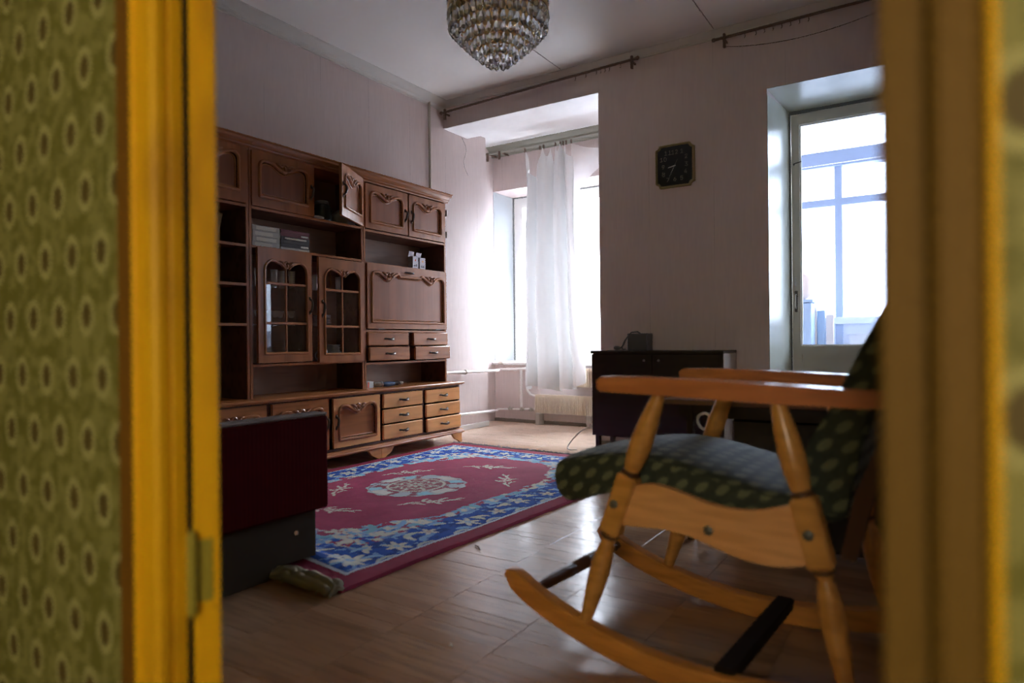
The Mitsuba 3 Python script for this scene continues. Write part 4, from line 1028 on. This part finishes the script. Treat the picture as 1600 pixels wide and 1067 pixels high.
# ------------------------------------------------------------------ divan
def divan_c(p, n, uv):
    a = p.x + p.y
    st = 0.5 + 0.5 * dr.sin(a * 2 * math.pi / .018)
    f = fbm(a * 25, p.z * 25, 2, 2)
    return mix((.044, .0014, .0020), (.064, .0022, .0032), st * .6 + .4 * f)
mat('m_divan', principled(proc(divan_c), .75, .05))
mat('m_divan_top', principled((.20, .17, .165), .42, .5))  # paler and greyer than the rest of the sofa
mat('m_divan_base', principled((.042, .030, .018), .7, .15))
dv = thing('sofa', 'dark red sofa on a dark inset base, its end panel beside the yellow door edge', 'sofa')
part(dv, 'end_panel', box(-2.240, -2.150, .76, 1.900, .234, .619, .010), 'm_divan')
part(dv, 'top_trim', box(-2.237, -2.153, .765, 1.897, .618, .631, .005), 'm_divan_top', label='greyish top edge')
part(dv, 'seat', box(-3.05, -2.240, .78, 1.88, .234, .44, .03), 'm_divan')
part(dv, 'base', extrude([[(.80, .001), (1.62, .001), (1.64, .040), (1.855, .040), (1.855, .234), (.80, .234)]], .805, frame((-2.99, 0, 0), EY, EZ, EX)), 'm_divan_base')
part(dv, 'knob', ball((-2.182, 1.755, .155), (.006, .009, .009), 2), 'm_beige', True)

# ------------------------------------------------------------------ the doorway the camera looks through
mat('m_hinge', principled((.34, .27, .03), .45, .5))
dr_ = struct('door_2', None, None, 'yellow painted doorway frame round the opening')
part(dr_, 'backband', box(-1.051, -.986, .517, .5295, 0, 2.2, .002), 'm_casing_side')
part(dr_, 'casing', box(-.986, -.926, .505, .5295, 0, 2.2, .006), 'm_yellow')
part(dr_, 'bead', tube([(-.976, .506, 0), (-.976, .506, 2.2)], .006, 8), 'm_yellow', True)
part(dr_, 'jamb', box(-.984, -.926, .5296, .551, 0, 2.12, .002), 'm_yellow')
part(dr_, 'gap_shade', box(-.984, -.9275, .5512, .5585, 0, 2.1, 0), 'm_black')  # black strip painting the shade in the slit beside the leaf
yc = .505
part(dr_, 'casing', box(-.0045, .0265, yc, .5295, 0, 2.2, .006), 'm_right_frame')
part(dr_, 'bead', box(.0265, .0325, yc - .004, .5295, 0, 2.2, .002), 'm_yellow')
part(dr_, 'jamb', box(-.0350, -.0048, .534, .575, 0, 2.12, .003), 'm_right_frame')
part(dr_, 'head_casing', box(-1.008, .0265, .507, .5294, 2.12, 2.2, .004), 'm_yellow')
part(dr_, 'head_jamb', box(-.984, -.005, .530, .575, 2.09, 2.1195, .002), 'm_yellow')
dD, dE = V(-.906, .423, 0), V(.423, .906, 0)
Md = frame((-.926, .560, 0), dD, dE, EZ)
dl = struct('door_3', None, None, 'yellow door leaf swung back into the room, its edge in view')
part(dl, 'leaf', xf(box(0, .85, 0, .037, .01, 2.08, .003), Md), 'm_yellow')
hg = part(dl, 'hinge', tube([(-.9205, .5535, .528), (-.9205, .5535, .640)], .0075, 10), 'm_hinge', 30, label='greenish painted hinge')
part(hg, 'hinge_leaf', xf(box(-.002, .0005, .002, .026, .538, .630, .001), Md), 'm_hinge')
part(hg, 'pin', cat(ball((-.9205, .5535, .642), (.006, .006, .006), 1), ball((-.9205, .5535, .526), (.006, .006, .006), 1)), 'm_hinge')

# unseen lamp added behind the camera in place of hall daylight
mat('m_glass_globe', principled((.8, .8, .8), .3, .5))
LP = V(.25, -1.50, 1.35)
hl = thing('hall_fill_lamp', 'unseen globe lamp added to light the doorway and chair', 'lamp')
k = part(hl, 'globe', ball(LP, .15, 3), 'm_glass_globe', True)
scene[k]['emitter'] = {'type': 'area', 'radiance': rgb(*[c * LAMP_POWER for c in LAMP])}
part(hl, 'arm', tube([LP - V(0, .14, 0), V(LP[0], -1.69, LP[2])], .012, 8), 'm_dark_metal', True)
part(hl, 'plate', box(LP[0] - .05, LP[0] + .05, -1.70, -1.685, LP[2] - .06, LP[2] + .06, .004), 'm_dark_metal')

# ------------------------------------------------------------------ chandelier
cl = thing('chandelier', 'tiered crystal chandelier with gilded band hanging from the ceiling', 'chandelier')
KX, KY = -1.945, 2.90
def ring(r, z, w, h):
    n = 40; a = 2 * math.pi * np.arange(n) / n
    pr = [(r - w, z - h), (r + w, z - h), (r + w, z + h), (r - w, z + h), (r - w, z - h)]
    return lathe(pr, 44, (KX, KY, 0))
part(cl, 'band', cat(ring(.262, 2.790, .004, .010), ring(.264, 2.665, .005, .012)), 'm_gold', 30)
part(cl, 'rod', tube([(KX, KY, 2.70), (KX, KY, H)], .010, 8), 'm_gold', True)
part(cl, 'canopy', lathe([(0, -.05), (.03, -.045), (.075, -.008), (.08, 0), (0, 0)], 20, (KX, KY, H)), 'm_gold', 40)
part(cl, 'plate', lathe([(0, 2.70), (.25, 2.70), (.255, 2.706), (0, 2.712)], 40, (KX, KY, 0)), 'm_gold', 40)
for i in range(4):
    a = i * math.pi / 2 + .4
    part(cl, 'bulb', lathe([(0, 0), (.012, -.004), (.022, -.03), (.026, -.05), (.018, -.072), (0, -.08)], 12, (KX + .09 * math.cos(a), KY + .09 * math.sin(a), 2.70)), 'm_white_paint', 40)
def drop(L, w):
    return lathe([(0, -L / 2), (w * .55, -L * .44), (w, -L * .22), (w * .95, -L * .1), (w * .42, L * .36), (0, L / 2)], 6)
OV = mikit.ply(lathe([(0, -.056), (.012, -.047), (.019, -.02), (.019, .02), (.012, .047), (0, .056)], 6), 'm_crystal')
for i in range(32):
    a = 2 * math.pi * i / 32
    k = key(cl + '__crystal_oval')
    scene[k] = {**OV, 'to_world': T().translate([KX + .262 * math.cos(a), KY + .262 * math.sin(a), 2.728]).rotate([0, 0, 1], math.degrees(a)).scale([.5, 1, 1])}
part(cl, 'oval_frame', cat(*[tube([(KX + .263 * math.cos(2 * math.pi * i / 32 + .021 * math.cos(q) / .263), KY + .263 * math.sin(2 * math.pi * i / 32 + .021 * math.cos(q) / .263), 2.728 + .058 * math.sin(q)) for q in np.linspace(0, 2 * math.pi, 13)[:-1]], .0035, 5, True) for i in range(32)]), 'm_gold', True, kind='stuff')
tiers = [(.255, 2.645, .085, .019, 44), (.250, 2.590, .080, .019, 42), (.215, 2.545, .066, .018, 36), (.178, 2.505, .062, .017, 30), (.138, 2.468, .060, .016, 24), (.098, 2.432, .058, .016, 18), (.058, 2.402, .060, .016, 11), (.022, 2.392, .060, .014, 5)]
for r_, zc, L, w, n_ in tiers:
    part(cl, 'tier_ring', lathe([(r_ - .006, zc + L * .42), (r_ + .006, zc + L * .42), (r_ + .006, zc + L * .42 + .008), (r_ - .006, zc + L * .42 + .008), (r_ - .006, zc + L * .42)], 36, (KX, KY, 0)), 'm_gold', 30)
    D = mikit.ply(drop(L, w), 'm_crystal')
    for i in range(n_):
        a = 2 * math.pi * (i + .5 * rng.random() * .2) / n_
        k = key(cl + '__crystal_drop')
        scene[k] = {**D, 'to_world': T().translate([KX + r_ * math.cos(a), KY + r_ * math.sin(a), zc]).rotate([0, 0, 1], math.degrees(a) + rng.uniform(-20, 20)).rotate([0, 1, 0], rng.uniform(-5, 5))}

# ------------------------------------------------------------------ rocking chair
CA = math.radians(-85.8)
cu_, cn_ = V(math.sin(CA), math.cos(CA), 0), V(math.cos(CA), -math.sin(CA), 0)
CO = cn_ * 1.653
CM = frame(CO, cu_, cn_, EZ)            # local (u forward, w from near side to far side, z)
CW_ = .58
def chair_wood(a, b, s):
    def fn(p, n, uv):
        u_ = p.x * float(cu_[0]) + p.y * float(cu_[1])
        w_ = p.x * float(cn_[0]) + p.y * float(cn_[1])
        g = fbm(u_ * 7, w_ * 40, p.z * 42, 3)
        return mix(a, b, smoothstep(.3, .7, g))
    return proc(fn)
mat('m_chair_wood', principled(chair_wood((.40, .155, .030), (.50, .21, .045), 1), .24, .5, clearcoat=.4))
mat('m_chair_spindle', principled(chair_wood((.43, .19, .042), (.54, .26, .065), 1), .28, .5, clearcoat=.3))
mat('m_chair_rail', principled(chair_wood((.56, .26, .095), (.66, .335, .14), 1), .28, .5, clearcoat=.4))
mat('m_chair_arm', principled(chair_wood((.40, .125, .045), (.48, .165, .06), 1), .22, .5, clearcoat=.5))
mat('m_chair_dark', principled((.075, .028, .012), .3, .5))
mat('m_chair_black', principled((.014, .008, .005), .85, .08))
mat('m_bolt', principled((.10, .10, .09), .45, .5, metallic=.5))
def fabric_c(p, n, uv):
    u_ = p.x * float(cu_[0]) + p.y * float(cu_[1])
    w_ = p.x * float(cn_[0]) + p.y * float(cn_[1])
    nu_, nw_, nz_ = dr.abs(n.x * float(cu_[0]) + n.y * float(cu_[1])), dr.abs(n.x * float(cn_[0]) + n.y * float(cn_[1])), dr.abs(n.z)
    a = dr.select(nw_ > dr.maximum(nu_, nz_), u_ + p.z * .35, w_)
    b = dr.select(nz_ > dr.maximum(nu_, nw_), u_, p.z)
    row = dr.floor(b / .046)
    st = .5 * (row - 2 * dr.floor(row / 2))
    fa = a / .056 + st
    ca = (fa - dr.floor(fa) - .5) * .056
    cb = (b / .046 - row - .5) * .046
    d = dr.sqrt(dr.square(ca / .0155 + cb / .045) + dr.square(cb / .0165))
    w = fbm(a * 300, b * 300, 2, 2)
    c = mix((.020, .026, .017), (.034, .042, .028), w)
    return mix(c, (.115, .125, .070), smoothstep(1.05, .85, d) * (.75 + .25 * w))
mat('m_chair_fabric', principled(proc(fabric_c), .8, .3, sheen=.5))
rc = thing('rocking_chair', 'wooden rocking chair with turned legs and green patterned seat, seen from the side', 'chair')
def L2(u, w, z): return CM[:3, :3] @ V(u, w, z) + CO
RK_R, RK_U = 1.38, .655
def rocker(w):
    ang = np.linspace(-.62, .475, 46)
    secs = []
    for a in ang:
        c = V(RK_U + RK_R * math.sin(a), 0, RK_R - RK_R * math.cos(a) + (0.05 * max(0, (a - .36) / .115) ** 2 * .25))
        t = V(math.cos(a), 0, math.sin(a)); nrm = V(-math.sin(a), 0, math.cos(a))
        k = min(1, max(.35, math.sqrt(max(0, 1 - ((a - .44) / .036) ** 2)) if a > .44 else 1), 1)
        hh = .068 * k; mid = .034
        sec = []
        for (dx, dz) in ((-.5, -.36), (-.36, -.5), (.36, -.5), (.5, -.36), (.5, .36), (.36, .5), (-.36, .5), (-.5, .36)):
            p_ = c + nrm * (mid + dz * hh); sec.append((p_[0], w + dx * .044, p_[2]))
        secs.append(sec)
    S = np.array(secs); n = S.shape[0]
    vs = S.reshape(-1, 3); f = []
    for i in range(n - 1):
        for j in range(8):
            j2 = (j + 1) % 8
            f += [[i * 8 + j, i * 8 + j2, (i + 1) * 8 + j2], [i * 8 + j, (i + 1) * 8 + j2, (i + 1) * 8 + j]]
    for e in (0, (n - 1) * 8):
        f += [[e, e + j, e + j + 1] for j in range(1, 7)]
    return xf(trimesh.Trimesh(vs, f, process=False), CM)
for w in (0.0, CW_):
    part(rc, 'rocker', rocker(w), 'm_chair_wood', 35)
UP = [(.016, 0), (.0165, .02), (.020, .10), (.027, .32), (.0315, .58), (.030, .74), (.024, .90), (.020, .955), (.023, .965), (.023, 1), (.018, 1)]
LO = [(.024, 0), (.024, .05), (.018, .07), (.018, .10), (.022, .13), (.029, .30), (.030, .42), (.026, .62), (.019, .86), (.016, 1)]
def spind(pr, a, b, n=14):
    Lg = np.linalg.norm(np.asarray(b) - np.asarray(a))
    return lathe([(r, t * Lg) for r, t in pr], n, axis=(a, b))
def leg(parent, pts, w):
    """A leg: turned upper spindle, squared block, turned lower spindle; pts = arm, block top, block foot, rocker, in (u, z)."""
    P = [L2(u, w, z) for u, z in pts]
    k = part(parent, 'leg', spind(UP, P[0], P[1]), 'm_chair_spindle', 35)
    d = V(pts[2][0] - pts[1][0], 0, pts[2][1] - pts[1][1]); Lb = np.linalg.norm(d); d /= Lb; e = V(d[2], 0, -d[0])
    o = V(pts[1][0], w, pts[1][1])
    part(k, 'block', xf(box(-.030, .030, -.024, .024, 0, Lb, .006), CM @ frame(o, e, V(0, 1, 0), d)), 'm_chair_spindle')
    part(k, 'lower_spindle', spind(LO, P[2], P[3]), 'm_chair_spindle', 35)
    up, dn = (P[0] - P[1]) / np.linalg.norm(P[0] - P[1]), (P[3] - P[2]) / np.linalg.norm(P[3] - P[2])
    for p_, d_ in ((P[1], up), (P[2], dn)):
        part(k, 'collar', lathe([(.021, 0), (.0265, .003), (.0265, .010), (.021, .016)], 14, axis=(p_, p_ + d_ * .016)), 'm_chair_dark', 40, label='dark stained collar')
    return k
for w in (0.0, CW_):
    leg(rc, ((.757, .772), (.846, .545), (.908, .375), (.998, .088)), w)
    leg(rc, ((.452, .772), (.394, .545), (.352, .385), (.300, .095)), w)
    top = [(.835, .520), (.78, .530), (.73, .526), (.67, .511), (.60, .497), (.54, .495), (.49, .502), (.44, .518), (.40, .530)]
    bot = [(.375, .392), (.42, .378), (.47, .371), (.53, .374), (.60, .389), (.67, .408), (.74, .414), (.80, .410), (.885, .404)]
    pl_ = [tuple(q) for q in crom(top, 4)] + [tuple(q) for q in crom(bot, 4)]
    k = part(rc, 'side_rail', xf(extrude([pl_], .026, frame((0, .013, 0), V(1, 0, 0), V(0, 0, 1), V(0, -1, 0))), CM @ frame((0, w, 0), EX, EY, EZ)), 'm_chair_rail')
    sg = -1 if w == 0 else 1
    for (u_, z_, off) in ((.884, .464, .024), (.619, .432, .013), (.378, .463, .024)):
        part(k, 'bolt', lathe([(0, 0), (.0125, 0), (.0125, .003), (.008, .006), (0, .006)], 10, axis=(L2(u_, w + sg * off, z_), L2(u_, w + sg * (off + .01), z_))), 'm_bolt', 40)
    # arm rest
    am = [(.930, .783), (.932, .806), (.915, .818), (.80, .819), (.60, .815), (.40, .808), (.20, .800), (.17, .790), (.175, .770), (.25, .762), (.50, .765), (.80, .774), (.915, .776)]
    part(rc, 'arm_rest', xf(extrude([am], .062, frame((0, .031, 0), V(1, 0, 0), V(0, 0, 1), V(0, -1, 0))), CM @ frame((0, w, 0), EX, EY, EZ)), 'm_chair_arm', 30)
# stretchers
SP = [(.013, 0), (.014, .05), (.019, .15), (.021, .30), (.022, .40), (.016, .42), (.022, .44), (.016, .46), (.022, .48), (.016, .50), (.022, .52), (.016, .54), (.022, .56), (.022, .58), (.021, .70), (.019, .85), (.013, 1)]
part(rc, 'front_stretcher', spind(SP, L2(1.185, .01, .150), L2(1.185, CW_ - .01, .150)), 'm_chair_dark', 35)
part(rc, 'foot_board', xf(box(.56, .615, .0, CW_, .050, .085, .006), CM), 'm_chair_black')
part(rc, 'rear_stretcher', spind(SP, L2(.0, .01, .19), L2(.0, CW_ - .01, .19)), 'm_chair_dark', 35)
part(rc, 'cross_rail', xf(box(.40, .43, .01, CW_ - .01, .41, .46, .004), CM), 'm_chair_dark'); part(rc, 'cross_rail', xf(box(.80, .83, .01, CW_ - .01, .43, .49, .004), CM), 'm_chair_dark')
# seat and back cushions: profiles in (u, z) drawn out across, edges pulled in
def cushion(prof, w0, w1, bulge=.012, n=14):
    pr = crom(list(prof) + [prof[0]], 5)[:-1]
    c = pr.mean(0); rows = []
    for w in np.linspace(w0, w1, n):
        q = 2 * (w - w0) / (w1 - w0) - 1
        k = 1 - .10 * abs(q) ** 8
        rows.append(np.column_stack([c[0] + (pr[:, 0] - c[0]) * k, np.full(len(pr), w), c[1] + (pr[:, 1] - c[1]) * k + bulge * (1 - q * q)]))
    R_ = np.array(rows); m = R_.shape[1]
    vs = R_.reshape(-1, 3); f = []
    for i in range(n - 1):
        for j in range(m):
            j2 = (j + 1) % m
            f += [[i * m + j, (i + 1) * m + j, (i + 1) * m + j2], [i * m + j, (i + 1) * m + j2, i * m + j2]]
    vs = np.vstack([vs, R_[0].mean(0), R_[-1].mean(0)]); s0 = len(vs) - 2
    for j in range(m):
        j2 = (j + 1) % m
        f += [[s0, j, j2], [s0 + 1, (n - 1) * m + j2, (n - 1) * m + j]]
    return xf(trimesh.Trimesh(vs, f, process=False), CM)
seat = [(1.150, .505), (1.140, .535), (1.105, .555), (1.00, .580), (.88, .596), (.76, .590), (.64, .566), (.52, .540), (.42, .522), (.41, .470), (.50, .468), (.62, .482), (.76, .500), (.90, .500), (.99, .480), (1.045, .440), (1.10, .432), (1.135, .458)]
part(rc, 'seat_cushion', cushion(seat, .035, CW_ - .035), 'm_chair_fabric', 60)
back = [(.435, .545), (.420, .580), (.400, .660), (.350, .745), (.278, .900), (.235, .985), (.165, 1.13), (.125, 1.21), (.095, 1.235), (.055, 1.225), (.050, 1.19), (.090, 1.09), (.16, .935), (.235, .77), (.275, .66), (.300, .54), (.330, .47), (.40, .48)]
part(rc, 'back_cushion', cushion(back, .035, CW_ - .035, 0.004), 'm_chair_fabric', 60)
for w in (.06, CW_ - .06):
    part(rc, 'back_post', xf(extrude([[(.325, .40), (.36, .40), (.325, .56), (.10, 1.12), (.07, 1.11), (.285, .56)]], .03, frame((0, .015, 0), V(1, 0, 0), V(0, 0, 1), V(0, -1, 0))), CM @ frame((-.035, w, 0), EX, EY, EZ)), 'm_chair_dark')
